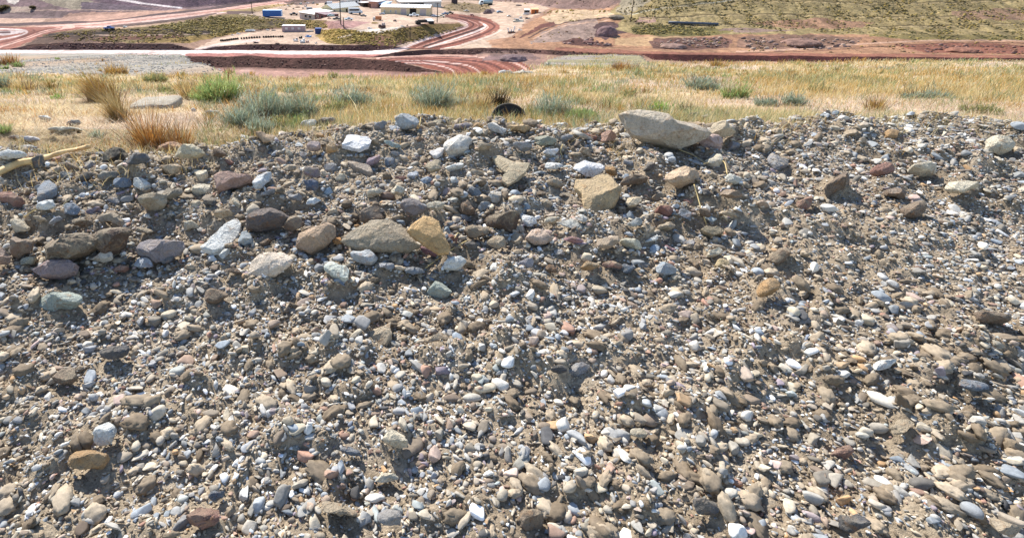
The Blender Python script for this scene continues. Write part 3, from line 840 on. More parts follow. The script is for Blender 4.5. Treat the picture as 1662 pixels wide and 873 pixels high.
# --- traced rocks: cx, cy, width, height, turn(deg, anticlockwise), colour, stance, thickness, label, name
#     stance: 0 lies on the bank, 1 leans half way up, 2 stands facing the viewer
HERO = [
 (1075, 212, 136, 50, -14, '#c4b49c', 2, .8, 'huge grey tan boulder with rusty stains on the crest of the bank', 'boulder', [(1007,186),(1018,182),(1032,181),(1052,184),(1075,189),(1100,197),(1122,204),(1136,211),(1145,219),(1136,227),(1118,235),(1097,242),(1080,238),(1050,231),(1026,222),(1014,205)]),
 (1171, 209, 42, 30, 0, '#c4b08e', 2, .8, 'tan blocky rock beside the huge boulder, above the round pink rock', 'rock', [(1152,219),(1154,207),(1162,200),(1172,196),(1182,201),(1191,206),(1194,214),(1184,221),(1166,223)]),
 (1153, 231, 36, 25, 0, '#c2a49a', 2, .9, 'rounded pinkish rock tucked under the tip of the huge boulder', 'rock', None),
 (1126, 190, 22, 13, 12, '#8d8064', 2, .8, 'olive brown peaked stone behind the huge boulder', 'stone', None),
 (1144, 191, 18, 11, 5, '#b5a48c', 2, .8, 'pale tan knobbly stone behind the huge boulder, right of the olive peaked one', 'stone', None),
 (1173, 187, 22, 9, -4, '#8fa396', 2, .7, 'flat greenish stone on the skyline behind the tan blocky rock', 'stone', None),
 (1191, 200, 22, 9, 0, '#6d6a68', 2, .7, 'dark flat slab sticking out behind the tan blocky rock', 'stone', None),
 (1129, 204, 24, 13, -30, '#c0a27e', 2, .8, 'ochre knob of rock lying on the shoulder of the huge boulder', 'stone', None),
 (1106, 288, 58, 27, 4, '#c8aa86', 1, .9, 'long pinkish tan rock with pale veins below the huge boulder', 'rock', [(1078,294),(1080,284),(1092,277),(1106,275),(1122,276),(1134,281),(1135,291),(1126,298),(1108,302),(1090,300)]),
 (1028, 328, 27, 14, 12, '#cdb894', 1, .8, 'cream angular stone right of the big tan angular rock', 'stone', [(1015,330),(1017,322),(1028,320),(1039,321),(1040,328),(1031,335),(1020,336)]),
 (955, 275, 50, 24, -5, '#dcdfe2', 1, .7, 'bluish white quartz rock just above the big tan angular rock', 'rock', [(930,275),(936,266),(947,262),(960,265),(974,269),(981,274),(974,282),(962,288),(950,287),(938,281)]),
 (975, 312, 74, 56, 0, '#c2a473', 0, .42, 'big tan angular rock with a grey patch of grit on its flat top', 'rock', [(936,291),(958,292),(972,285),(986,284),(998,295),(1009,306),(1003,318),(985,329),(959,338),(949,332),(946,312),(934,304)]),
 (830, 274, 62, 44, 0, '#b7a583', 0, .22, 'pale buff slab shaped like an arrowhead in the middle of the bank', 'rock', [(800,254),(812,252),(830,259),(846,263),(860,266),(853,277),(838,289),(826,297),(815,290),(825,279),(812,270)]),
 (579, 229, 48, 27, 0, '#ebe6dc', 0, .28, 'white flat-topped rock with a chipped front edge on the upper bank', 'rock', [(555,233),(562,218),(577,216),(598,218),(603,224),(598,236),(585,243),(568,236)]),
 (660, 197, 40, 27, 0, '#a3aaab', 2, .9, 'rounded grey boulder on the crest near the middle', 'rock', [(641,205),(642,192),(650,186),(664,185),(677,190),(680,198),(673,208),(658,211),(645,209)]),
 (740, 237, 50, 25, -6, '#dad2c4', 1, .8, 'large off-white oval rock on the upper bank', 'rock', None),
 (711, 247, 24, 15, 22, '#d9d3cc', 0, .4, 'small white wedge leaning against the off-white oval rock', 'stone', [(697,244),(713,239),(723,241),(717,250),(710,255),(704,251)]),
 (698, 382, 68, 60, 0, '#cfa566', 1, .4, 'orange tan slab with a slanting right side near the lower middle', 'rock', [(662,376),(668,367),(688,353),(698,354),(712,362),(718,379),(730,402),(727,410),(712,412),(696,402),(672,386)]),
 (617, 384, 118, 46, -6, '#a3957e', 1, .42, 'broad pale rock half buried in soil left of the orange slab', 'rock', [(557,392),(566,381),(585,369),(605,360),(632,360),(650,368),(662,384),(678,400),(660,408),(620,408),(580,404)]),
 (514, 388, 64, 45, 12, '#b89a7a', 1, .8, 'mottled orange grey rock left of the broad half-buried rock', 'rock', [(482,402),(486,381),(503,374),(522,371),(534,365),(544,370),(545,385),(533,398),(516,405),(505,411),(492,405)]),
 (359, 380, 66, 48, 32, '#dedfd4', 0, .4, 'long smooth pale green-white stone lying slantwise', 'rock', [(325,396),(340,383),(358,368),(375,357),(385,355),(390,362),(386,375),(374,390),(360,402),(346,405),(330,402)]),
 (258, 407, 76, 38, 0, '#8f888c', 2, .7, 'purple grey rounded block with a flat front near the lower edge', 'rock', [(222,406),(228,394),(240,389),(270,390),(293,392),(297,403),(290,414),(270,422),(254,426),(236,419),(226,414)]),
 (440, 427, 76, 34, 4, '#e2cbb2', 1, .6, 'big cream pink block with a broken front face at the lower edge', 'rock', [(402,443),(408,424),(420,415),(445,412),(462,411),(476,421),(472,430),(460,440),(445,449),(420,449)]),
 (90, 436, 68, 30, 8, '#9d8784', 1, .8, 'purplish pink rock with pale streaks at the lower left', 'rock', [(55,440),(75,430),(95,422),(110,421),(124,430),(120,442),(100,450),(70,450)]),
 (110, 403, 88, 44, 6, '#6b5c4b', 2, .9, 'large brown soil-crusted boulder at the lower left', 'boulder', None),
 (181, 391, 58, 42, 0, '#5f4c40', 2, .9, 'dark brown clod-covered rock between the brown boulder and the purple block', 'rock', None),
 (433, 356, 70, 38, 0, '#6e625c', 2, .9, 'dark grey brown boulder standing out from the bank above the slanting pale stone', 'boulder', [(402,372),(403,352),(415,341),(440,338),(458,345),(468,353),(464,366),(445,375),(420,376)]),
 (477, 364, 28, 28, 0, '#796657', 2, .9, 'brown crumbly rock touching the right end of the dark grey brown boulder', 'rock', None),
 (670, 337, 42, 26, -8, '#8d8380', 1, .9, 'smooth grey mauve stone above the orange slab', 'rock', [(650,333),(656,326),(668,324),(680,328),(692,337),(685,345),(672,349),(659,345)]),
 (607, 350, 48, 26, 0, '#776756', 2, .9, 'brown flat-faced rock left of the smooth grey mauve stone', 'rock', None),
 (379, 296, 60, 27, 6, '#b08c7a', 1, .8, 'reddish rock with an orange stain and a pointed right end', 'rock', [(349,291),(358,285),(374,284),(390,288),(408,289),(406,296),(390,302),(370,309),(354,312),(352,301)]),
 (425, 288, 34, 17, 36, '#d0d2d0', 0, .45, 'smooth white elongated stone at the tip of the reddish rock', 'stone', [(409,295),(418,284),(432,277),(440,280),(436,288),(425,297),(414,299)]),
 (504, 300, 28, 21, 0, '#4f627f', 2, .9, 'dark blue stone in the middle of the bank', 'stone', None),
 (254, 327, 52, 22, 5, '#b4a487', 1, .9, 'tan lumpy rock on the left side of the bank', 'rock', None),
 (223, 257, 40, 20, 8, '#5f6266', 2, .9, 'smooth dark grey rounded rock with fine veins at the left crest', 'rock', [(203,264),(210,253),(222,248),(236,250),(243,257),(238,263),(222,267),(208,267)]),
 (187, 254, 38, 24, 4, '#343230', 2, .9, 'black lumpy rock left of the smooth dark grey rock', 'rock', None),
 (278, 239, 46, 25, 12, '#b38561', 2, .8, 'rusty orange and grey rock behind the cream rock at the left crest', 'rock', [(255,248),(260,238),(272,231),(284,230),(300,236),(296,245),(280,250),(264,252)]),
 (307, 246, 50, 24, 2, '#c9bb98', 2, .8, 'cream rock with a domed top at the left crest', 'rock', [(282,255),(290,242),(300,235),(314,235),(328,243),(332,250),(322,256),(300,258)]),
 (276, 275, 34, 18, -4, '#bda582', 2, .8, 'yellowish tan rock with dark underside below the cream domed rock', 'stone', None),
 (199, 297, 28, 20, 10, '#6e8298', 1, .8, 'blue stone with pale stripes left of the white oval stone', 'stone', None),
 (229, 299, 28, 16, -22, '#d6d2c4', 1, .7, 'white oval stone on the left side of the bank', 'stone', None),
 (212, 306, 20, 8, 6, '#b58a52', 1, .8, 'small orange brown flat stone between the blue striped and the white oval stones', 'stone', None),
 (280, 313, 34, 16, 16, '#958873', 1, .7, 'grey brown flat stone below right of the white oval stone', 'stone', None),
 (300, 300, 20, 11, 4, '#6f6764', 2, .8, 'dark grey stone left of the reddish rock', 'stone', None),
 (177, 284, 30, 15, 4, '#8d8a80', 2, .9, 'grey domed stone above the blue striped stone', 'stone', None),
 (75, 306, 42, 19, 28, '#7e8c9a', 0, .4, 'long slanting blue grey slab on the left of the bank', 'stone', None),
 (106, 286, 22, 14, -10, '#7f8584', 2, .8, 'grey wedge-shaped stone below the pale branch', 'stone', None),
 (138, 288, 28, 14, 6, '#45474b', 1, .8, 'dark slate stone right of the grey wedge below the branch', 'stone', None),
 (136, 320, 17, 11, 6, '#9fa8b0', 1, .8, 'small pale blue oval stone right of the long slanting slab', 'stone', None),
 (152, 316, 15, 9, 12, '#5f7791', 1, .7, 'small deep blue stone touching the pale blue oval stone', 'stone', None),
 (17, 251, 42, 11, 0, '#e4e0d4', 1, .5, 'white flat slab at the far left of the crest', 'rock', None),
 (23, 256, 22, 9, 0, '#55524e', 2, .8, 'dark rock under the white flat slab at the far left', 'stone', None),
 (53, 256, 46, 9, 6, '#b79e95', 1, .5, 'pinkish flat slab right of the white slab at the far left', 'rock', None),
 (42, 241, 32, 6, 4, '#cfc8b8', 1, .5, 'thin pale slab lying in front of the orange grass at the far left', 'stone', None),
 (64, 264, 26, 16, 20, '#6a655f', 1, .8, 'grey brown stone leaning under the pale branch', 'stone', None),
 (430, 224, 34, 17, -8, '#b99b78', 2, .8, 'orange tan rock on the left shoulder of the crest', 'rock', None),
 (398, 227, 26, 14, -20, '#c9c6bc', 2, .8, 'pale grey rock left of the orange tan rock on the shoulder', 'stone', None),
 (501, 203, 27, 16, 18, '#d9d6c4', 2, .9, 'white domed rock on the crest in front of the green plants', 'rock', None),
 (527, 200, 32, 18, 6, '#8f8375', 2, .9, 'grey brown rock behind the white domed rock on the crest', 'rock', None),
 (567, 203, 20, 11, 0, '#8f8d88', 2, .9, 'small grey rock on the crest right of the grey brown rock', 'stone', None),
 (511, 237, 26, 11, 8, '#b5a098', 1, .8, 'pinkish blocky stone on the upper bank left of the white flat-topped rock', 'stone', None),
 (428, 266, 20, 8, 14, '#bdb49a', 1, .6, 'small cream flat stone on the upper left bank', 'stone', None),
 (448, 248, 16, 8, 10, '#d6d3cc', 1, .7, 'small white stone on the upper left bank', 'stone', None),
 (606, 258, 24, 7, 20, '#a88f96', 0, .5, 'small mauve slab lying below the white flat-topped rock', 'stone', None),
 (586, 270, 40, 12, -22, '#a39485', 0, .4, 'long flat pinkish grey slab below the mauve slab', 'stone', None),
 (705, 270, 28, 18, 18, '#b7a584', 1, .6, 'tan flat rock below the small white wedge', 'stone', None),
 (805, 208, 32, 15, -18, '#d6d0c4', 2, .8, 'white stone on the crest left of the gold and brown rock', 'rock', None),
 (846, 209, 38, 14, -6, '#bd9d6c', 2, .8, 'gold and brown rock just in front of the black rubber disc', 'rock', None),
 (884, 229, 34, 16, 0, '#8f9482', 2, .8, 'grey green block below the driftwood stick', 'rock', None),
 (949, 199, 18, 13, 20, '#7d5a4c', 2, .9, 'red brown peaked stone on the crest right of the driftwood', 'stone', None),
 (988, 221, 26, 18, 10, '#b38a74', 2, .9, 'two-toned orange and brown stone left of the huge boulder', 'stone', None),
 (895, 247, 22, 10, 0, '#dcdee0', 1, .8, 'bright white oval stone left of the white quartz rock', 'stone', None),
 (1190, 291, 24, 14, -6, '#c8c4b4', 1, .8, 'pale oval stone right of the long pinkish tan rock', 'stone', None),
 (1186, 314, 30, 16, 0, '#97826c', 2, .9, 'brown blocky stone below the pale oval stone', 'stone', None),
 (1126, 307, 16, 10, -6, '#a3937b', 1, .8, 'small tan stone under the long pinkish tan rock', 'stone', None),
 (1077, 342, 30, 15, -24, '#8d5f50', 1, .8, 'red brown wedge below the cream angular stone', 'stone', None),
 (875, 385, 44, 25, -10, '#c6ab94', 1, .8, 'pinkish cream rock in the lower middle', 'rock', [(852,388),(862,375),(872,373),(886,379),(896,390),(884,397),(868,396)]),
 (857, 353, 30, 18, -18, '#cfd6d8', 0, .5, 'white wedge with specks beside the dark root clod', 'stone', [(842,344),(856,346),(869,350),(871,359),(860,362),(850,357)]),
 (853, 336, 13, 12, 0, '#93a9ba', 2, .9, 'small pale blue stone perched above the white speckled wedge', 'stone', None),
 (930, 362, 48, 14, -14, '#a7a9a3', 0, .4, 'grey spindle-shaped stone with pointed left end', 'stone', [(904,358),(920,356),(936,354),(950,362),(951,368),(938,371),(922,366)]),
 (946, 355, 24, 10, -12, '#d5d0c4', 1, .7, 'white flat stone lying behind the grey spindle-shaped stone', 'stone', None),
 (816, 360, 50, 36, 0, '#55443a', 2, .9, 'dark brown clod of soil with roots beside the white speckled wedge', 'soil_clod', None),
 (787, 336, 20, 14, 10, '#93a3ad', 1, .9, 'smooth blue grey pebble above the dark root clod', 'stone', None),
 (773, 376, 34, 22, -4, '#8a7763', 2, .9, 'brown rock with a pale crust right of the orange slab', 'rock', None),
 (592, 417, 40, 20, -6, '#b3b6b6', 1, .8, 'pale grey angular rock below the broad half-buried rock', 'rock', None),
 (547, 436, 42, 20, -22, '#c6cdbf', 0, .4, 'pale greenish slab at the lower edge right of the cream pink block', 'rock', None),
 (548, 391, 15, 14, 30, '#c98d45', 2, .9, 'small bright orange stone right of the mottled orange grey rock', 'stone', None),
 (1027, 396, 38, 13, -16, '#cfc6a8', 1, .7, 'pale yellow elongated stone at the lower right', 'stone', None),
 (1086, 405, 20, 11, -28, '#bb8f98', 1, .8, 'small rose pink stone at the lower right', 'stone', None),
 (1063, 407, 22, 14, -20, '#9db8cc', 1, .8, 'light blue stone left of the small rose pink stone', 'stone', None),
 (1173, 429, 24, 14, -14, '#cdb27c', 1, .8, 'yellow tan pebble near the lower right corner of the gravel slope', 'stone', None),
 (1156, 376, 40, 15, -2, '#a3906f', 1, .8, 'flat tan stone on the right below the dry stem', 'rock', None),
 (1030, 362, 24, 12, 0, '#a9b0ae', 1, .8, 'grey green flat pebble on the right half of the bank', 'stone', None),
 (1080, 437, 36, 18, -12, '#94a3ad', 1, .7, 'blue grey flat stone at the lower right edge', 'rock', None),
 (986, 393, 34, 18, 8, '#b8a188', 1, .8, 'pinkish tan crusted stone in the lower right', 'rock', None),
 (930, 390, 30, 7, -14, '#b3858a', 1, .8, 'thin rose coloured bar-shaped stone in the lower middle', 'stone', None),
 (854, 429, 24, 15, 6, '#a8a5ae', 1, .9, 'round lilac grey pebble at the lower edge in the middle', 'stone', None),
 (862, 418, 18, 9, -14, '#bb9a9d', 1, .8, 'small pink oval pebble above the round lilac grey pebble', 'stone', None),
 (35, 401, 38, 34, -20, '#8f7765', 2, .9, 'brown mottled rock left of the large soil-crusted boulder', 'rock', None),
 (2, 417, 22, 34, 20, '#b89a8a', 2, .9, 'pinkish rock cut by the left edge of the view', 'rock', None),
 (45, 423, 28, 11, 18, '#a9a68f', 1, .7, 'small pale pointed stone below the brown mottled rock', 'stone', None),
 (163, 417, 38, 14, 10, '#cdc4b2', 1, .8, 'off-white flat stone left of the purple grey block', 'stone', None),
 (398, 388, 24, 20, 26, '#a9b4b6', 1, .8, 'pale grey blue stone right of the slanting pale stone', 'stone', None),
 (234, 428, 28, 16, -10, '#b8c3cf', 1, .8, 'light blue grey pebble at the lower edge under the purple block', 'stone', None),
 (272, 421, 26, 11, 14, '#66717d', 1, .8, 'slate blue pebble touching the front of the purple block', 'stone', None),
 (346, 421, 15, 11, -6, '#cfd8dc', 1, .9, 'small white pebble below the slanting pale stone', 'stone', None),
 (364, 413, 20, 12, 40, '#c6c7bf', 1, .8, 'pale grey upright chip right of the small white pebble', 'stone', None),
 (1120, 396, 20, 14, 10, '#97989b', 1, .8, 'grey faceted stone below the red brown wedge on the right', 'stone', None),
 (532, 312, 16, 14, 10, '#9dbccb', 1, .9, 'pale turquoise stone in the middle of the bank', 'stone', None),
 (558, 323, 16, 11, 0, '#c6ab8d', 1, .8, 'peach coloured chip right of the pale turquoise stone', 'stone', None),
 (693, 293, 24, 9, -16, '#7fa3c4', 1, .7, 'sky blue flat stone in the middle of the bank', 'stone', None),
 (672, 284, 22, 8, 4, '#d9dadb', 1, .7, 'white flat pebble left of the sky blue stone', 'stone', None),
 (726, 313, 19, 12, -34, '#c0aaa2', 1, .8, 'pinkish oval pebble above the smooth grey mauve stone', 'stone', None),
 (857, 313, 14, 10, 10, '#55789b', 1, .8, 'dark blue pebble below the arrowhead slab', 'stone', None),
 (879, 303, 13, 8, 10, '#6083a0', 1, .8, 'small blue pebble right of the dark blue pebble', 'stone', None),
 (811, 294, 14, 11, 0, '#4e6f99', 1, .8, 'deep blue pebble touching the left side of the arrowhead slab', 'stone', None),
 (735, 255, 16, 7, 10, '#c9c6c0', 1, .8, 'small pale pebble in the shade of the off-white oval rock', 'stone', None),
 (640, 210, 18, 8, -14, '#d9d6d2', 1, .8, 'small white chip leaning on the rounded grey boulder', 'stone', None),
 (708, 200, 16, 11, 10, '#c6b795', 2, .8, 'cream stone on the crest right of the rounded grey boulder', 'stone', None),
 (752, 207, 30, 8, -8, '#8d8488', 1, .8, 'thin mauve grey slab on the crest behind the off-white oval rock', 'stone', None),
 (725, 376, 10, 17, 0, '#8fa5ad', 2, .8, 'upright blue grey chip right of the orange slab', 'stone', None),
 (742, 370, 16, 9, -8, '#cbb8b4', 1, .8, 'pinkish white chip above the brown crusted rock', 'stone', None),
 (733, 389, 20, 17, 0, '#7d4c3d', 2, .9, 'rust red stone against the right side of the orange slab', 'stone', None),
 (697, 408, 28, 10, -26, '#7f555c', 1, .8, 'maroon sliver under the lower left edge of the orange slab', 'stone', None),
]
FIELD_ROCKS = [
 (74, 192, 22, 8, 0, '#d6d2c6', 2, .8, 'white topped stone lying alone in the dry grass on the left', 'stone', None),
 (120, 200, 20, 9, 8, '#7c7d78', 2, .9, 'dark grey stone in the grass above the long cream slab', 'stone', None),
 (105, 211, 46, 7, 3, '#dbd2b4', 2, .9, 'long cream slab lying in the dry grass on the left', 'stone', None),
 (52, 226, 24, 9, 0, '#cfc8c2', 2, .8, 'pale lilac stone in the grass above the white slab', 'stone', None),
 (30, 223, 26, 6, 4, '#9c8b83', 2, .8, 'brown flat stone in the grass at far left', 'stone', None),
 (346, 182, 23, 6, 0, '#dcd2c4', 2, .8, 'whitish flat stone in the grass left of the sage bush', 'stone', None),
 (314, 179, 8, 6, 0, '#e0ddd2', 2, .8, 'small white stone right of the grey block in the grass', 'stone', None),
 (820, 118, 22, 6, 2, '#e2ded4', 2, .8, 'white stone at the far edge of the field by the red hairpin', 'stone', None),
 (848, 118, 34, 4, 0, '#bfbbaa', 2, .8, 'long grey green flat rock at the far edge of the field', 'stone', None),
]

def basis(stance):
    nb = Vector((0, -.196, .98)).normalized()
    nc = Vector((0, -.90, .43)).normalized()
    n = (nb * (2 - stance) + nc * stance).normalized()
    r = Vector((1, 0, 0)); u = n.cross(r).normalized()
    return r, u, n
def outline_r(pts, cx, cy):
    a = [math.atan2(-(p[1] - cy), p[0] - cx) for p in pts]
    return a, pts
def make_rock(spec, seed, lvl=None, sink=.0, at=None, grp=None):
    px, py, w, h, turn, hexc, stance, thick, label, name, outl = spec
    g = np.random.default_rng(seed)
    base = hit(px, py + h * .36) if at is None else at
    r, u, n = basis(stance)
    d = float(depth(base.y, base.z))
    m = d / F                                          # metres per pixel there
    dx, dy, dz = [float(q) for q in ray(px, py)]
    # centre: on the sight line of the rock's middle, at the depth of its foot
    Yc = base.y + (0.0 if stance == 2 else h * .2 * m)
    if at is None and max(w, h) > 22: Yc *= .95 if label.startswith('orange tan slab') else .984
    C = Vector((dx / dy * Yc, Yc, dz / dy * Yc))
    if outl is None:
        ph = g.uniform(0, 6.28, 3)
        A = np.linspace(0, 2 * math.pi, 22, endpoint=False)
        rr = 1 + .07 * np.cos(2 * A + ph[0]) + .08 * np.cos(3 * A + ph[1]) + .05 * np.cos(5 * A + ph[2])
        ex = np.sign(np.cos(A)) * np.abs(np.cos(A)) ** .85 * w / 2 * rr; ey = np.sign(np.sin(A)) * np.abs(np.sin(A)) ** .85 * h / 2 * rr
        t = R(turn)
        hh = h
        ox, oy = px + ex * math.cos(t) - ey * math.sin(t) * 1.0, py - (ex * math.sin(t) + ey * math.cos(t))
    else:
        q = np.array(outl, float); q2 = np.roll(q, -1, 0); ff_ = np.linspace(0, 1, 9)[:-1]
        q = (q[:, None] * (1 - ff_)[None, :, None] + q2[:, None] * ff_[None, :, None]).reshape(-1, 2)
        ox, oy = q[:, 0], q[:, 1]
        px_, py_ = q[:, 0].mean(), q[:, 1].mean()
    # carry the outline onto the plane through C with normal n
    rx, ry, rz = ray(ox, oy)
    num = C.dot(n); den = rx * n.x + ry * n.y + rz * n.z
    s = num / den
    P = np.stack([rx * s - C.x, ry * s - C.y, rz * s - C.z], 1)
    a2 = P @ np.array(r); b2 = P @ np.array(u)
    ang = np.arctan2(b2, a2); rad = np.hypot(a2, b2)
    o = np.argsort(ang); ang, rad = ang[o], rad[o]
    an = np.concatenate([ang - 2 * math.pi, ang, ang + 2 * math.pi]); ra = np.tile(rad, 3)
    big = max(w, h)
    if lvl is None: lvl = 6 if big > 60 else 5 if big > 24 else 4
    v, f = ICO[lvl]
    phi = np.arctan2(v[:, 1], v[:, 0]); rho = np.hypot(v[:, 0], v[:, 1])
    Rr = np.interp(phi, an, ra)
    short = np.median(rad)
    T_ = short * thick * (1.0 if stance else 1.15)
    k = np.minimum(1, rho ** .55 * 1.0)
    zz = np.sign(v[:, 2]) * np.abs(v[:, 2]) ** (.72 if stance else .5)
    # a body with flat broken faces
    loc = np.stack([k * np.cos(phi), k * np.sin(phi), zz], 1)
    dirs = rnd_dirs(9, g)
    if outl is not None:
        dirs[:, 2] = np.where(np.abs(dirs[:, 2]) < .55, .75 * np.sign(dirs[:, 2] + .01), dirs[:, 2])
    dirs /= np.linalg.norm(dirs, axis=1)[:, None]
    for q in dirs:
        hh_ = g.uniform(.8, .96) if big > 100 or 'slab' in label else g.uniform(.64, .93) if outl is not None else g.uniform(.56, .9)
        e = loc @ q - hh_
        loc = loc - np.maximum(e, 0)[:, None] * q * .98
    L = np.stack([loc[:, 0] * Rr, loc[:, 1] * Rr, loc[:, 2] * T_], 1)
    sc_ = 1 / max(short, 1e-3)
    dsp = .035 * fbm(L[:, 0] * sc_ * 1.6 + seed, L[:, 1] * sc_ * 1.6, L[:, 2] * sc_ * 1.6, 3, 7) + .05 * (1 - 2 * np.abs(fbm(L[:, 0] * sc_ * 2.6, L[:, 1] * sc_ * 2.6 + seed, L[:, 2] * sc_ * 2.6, 4, 8))) + .012 * fbm(L[:, 0] * sc_ * 12, L[:, 1] * sc_ * 12 + seed, L[:, 2] * sc_ * 12, 2, 88)
    if name in ('soil_clod', 'boulder') and 'soil' in label or 'clod' in label or 'crumbly' in label or 'half buried' in label:
        dsp = dsp + .09 * np.abs(fbm(L[:, 0] * sc_ * 5, L[:, 1] * sc_ * 5 + seed, L[:, 2] * sc_ * 5, 3, 18))
    L = L * (1 + dsp)[:, None]
    down = T_ * (.55 if stance == 0 else .0)
    Wd = L[:, :1] * np.array(r) + L[:, 1:2] * np.array(u) + (L[:, 2:] - down) * np.array(n)
    ob = mesh_np(name, Wd, f, M_ROCK, smooth=False)
    ob.location = C
    dusty = 1.0 if any(q in label for q in ('soil', 'clod', 'crumbly', 'half buried', 'crust', 'lumpy')) else .22 if any(q in label for q in ('white', 'smooth', 'quartz', 'orange', 'cream', 'pale', 'rounded grey')) else .5
    ob.color = tuple(np.minimum(calm(lin(hexc), .36, 1.12), .8)) + (dusty,)
    if big > 14:
        me = ob.data
        me.polygons.foreach_set('use_smooth', np.ones(len(me.polygons), bool))
        me.set_sharp_from_angle(angle=R(24))
    tag(ob, label, 'boulder' if name == 'boulder' else 'clod' if name == 'soil_clod' else name, grp)
    return ob
ROCKS = []
for i, sp in enumerate(HERO):
    ROCKS.append((sp, make_rock(sp, 100 + i)))
for i, sp in enumerate(FIELD_ROCKS):
    make_rock(sp, 400 + i)

# --- further stones, each named by its colour, its shape and the traced rock it lies next to
CN = [('grey', '#94969a'), ('blue grey', '#7d8d9c'), ('slate blue', '#64798f'), ('tan', '#b3a083'), ('cream', '#d2c5a8'), ('white', '#dfdcd4'), ('brown', '#7f6b58'),
      ('reddish', '#9c7060'), ('ochre', '#b98f58'), ('dark grey', '#57575a'), ('pale green', '#a7b1a4'), ('mauve', '#95848c')]
CW = np.array([16, 6, 3, 16, 14, 7, 15, 5, 4, 7, 3, 2], float); CW /= CW.sum()
SHP = [('round', (1.0, .95)), ('oval', (1.35, .85)), ('flat', (1.5, .62)), ('blocky', (1.15, .9)), ('pointed', (1.4, .75)), ('lumpy', (1.1, .95))]
def short_name(l):
    for cut in (' with ', ' on ', ' at ', ' in ', ' near ', ' just ', ' lying ', ' behind ', ' beside ', ' below ', ' above ', ' left ', ' right ', ' between ', ' under ', ' leaning ', ' tucked ', ' touching ', ' standing ', ' half ', ' shaped ', ' and ', ' perched ', ' against ', ' cut ', ' sticking ', ' slightly ', ' slantwise'):
        k = l.find(cut)
        if k > 6: l = l[:k]
    return l
g3 = np.random.default_rng(77)
placed = [(s[0], s[1], max(s[2], s[3] * 1.3)) for s, _ in ROCKS]
used = set()
STONES = []
def rel_word(dx, dy):
    if abs(dx) > abs(dy) * 1.6: return 'right of' if dx > 0 else 'left of'
    if abs(dy) > abs(dx) * 1.6: return 'below' if dy > 0 else 'above'
    return ('below right of' if dx > 0 else 'below left of') if dy > 0 else ('above right of' if dx > 0 else 'above left of')
tries = 0
while len(STONES) < 165 and tries < 6000:
    tries += 1
    ext = len(STONES) >= 125
    if ext:
        if g3.random() < .4: px, py = g3.uniform(1215, 1650), g3.uniform(215, 440)
        else: px, py = g3.uniform(10, 1650), g3.uniform(455, 860)
        sz = g3.uniform(18, 36) * (1 if py < 450 else 1.3)
    else:
        px, py = g3.uniform(6, 1194), g3.uniform(200, 440)
        sz = g3.uniform(13, 26) * (.85 if py < 260 else 1.1)
    cp_ = np.interp(px, [c[0] for c in _crest], [c[1] for c in _crest])
    if py < cp_ + 9: continue
    if any(abs(px - a) < (w_ * .5 + sz * .62) and abs(py - b) < (w_ * .32 + sz * .5) for a, b, w_ in placed): continue
    ci = g3.choice(len(CN), p=CW); si = g3.integers(len(SHP))
    cn, ch = CN[ci]; sn, (sa, sb) = SHP[si]
    size = 'tiny' if sz < 15 else 'small' if sz < 26 else 'fist-sized'
    near = sorted(((a[0][0] - px) ** 2 + (2 * (a[0][1] - py)) ** 2, a[0]) for a in [(s, 0) for s, _ in ROCKS])[:4] if False else sorted([((s[0] - px) ** 2 + 4 * (s[1] - py) ** 2, k) for k, (s, _) in enumerate(ROCKS)])[:4]
    lab = None
    for _, k in near:
        s = ROCKS[k][0]
        nm = short_name(s[8])
        l = f'{size} {cn} {sn} stone {rel_word(px - s[0], py - s[1])} the {nm}'
        if ext and py > 450:
            l = f'{size} {cn} {sn} stone in the nearest gravel, ' + ('closest to the' if py > 690 else 'below the') + f' {["left corner", "left half", "middle", "right half", "right corner"][min(4, int(px / 332))]}'
        if len(l.split()) <= 16 and l not in used:
            lab = l; break
    if lab is None: continue
    used.add(lab)
    h_ = sz * sb * g3.uniform(.62, .8)
    sp = (px, py, sz * sa, h_, g3.uniform(-25, 25), ch, int(g3.choice([0, 1, 1, 2])), .8, lab, 'stone', None)
    placed.append((px, py, sz * sa))
    STONES.append(make_rock(sp, 900 + tries, grp=None))

# --- loose gravel: more than anyone could count
g4 = np.random.default_rng(21)
# nothing loose lies on top of the larger stones
_fx, _fy, _fa, _fb = [], [], [], []
for _o in [o for s_, o in ROCKS if not any(q in s_[8] for q in ('half-buried', 'half buried', 'soil-crusted', 'clod'))] + STONES:
    w_ = np.empty(len(_o.data.vertices) * 3, np.float32); _o.data.vertices.foreach_get('co', w_); w_ = w_.reshape(-1, 3)
    _fx.append(_o.location.x + (w_[:, 0].min() + w_[:, 0].max()) / 2); _fy.append(_o.location.y + (w_[:, 1].min() + w_[:, 1].max()) / 2)
    _fa.append((w_[:, 0].max() - w_[:, 0].min()) / 2); _fb.append((w_[:, 1].max() - w_[:, 1].min()) / 2)
def clear(X, Y, s):
    k = np.ones(len(X), bool)
    for x, y, a_, b_ in zip(_fx, _fy, _fa, _fb):
        m_ = (np.abs(X - x) < a_ * 1.2) & (np.abs(Y - y + .02) < b_ * 1.2 + .06)
        k &= ~(m_ & (((X - x) / (a_ + s * .3)) ** 2 + ((Y - y + .015) / (b_ + .02 + s * .4)) ** 2 < 1) & (s > .009))
    return X[k], Y[k], s[k]
X1, Y1 = bank_points(200000, g4)
s1 = g4.uniform(.006, .0135, len(X1))
X2, Y2 = bank_points(125000, g4)
dens = fbm(X2 * 1.0, Y2 * 1.0, 0, 4, 201) * 1.25
k = (dens + g4.uniform(-.5, .5, len(X2))) > -.32
X2, Y2 = X2[k], Y2[k]
s2 = .012 + .024 * g4.power(.45, len(X2)) * g4.uniform(.3, 1, len(X2))
X3, Y3 = bank_points(13000, g4)
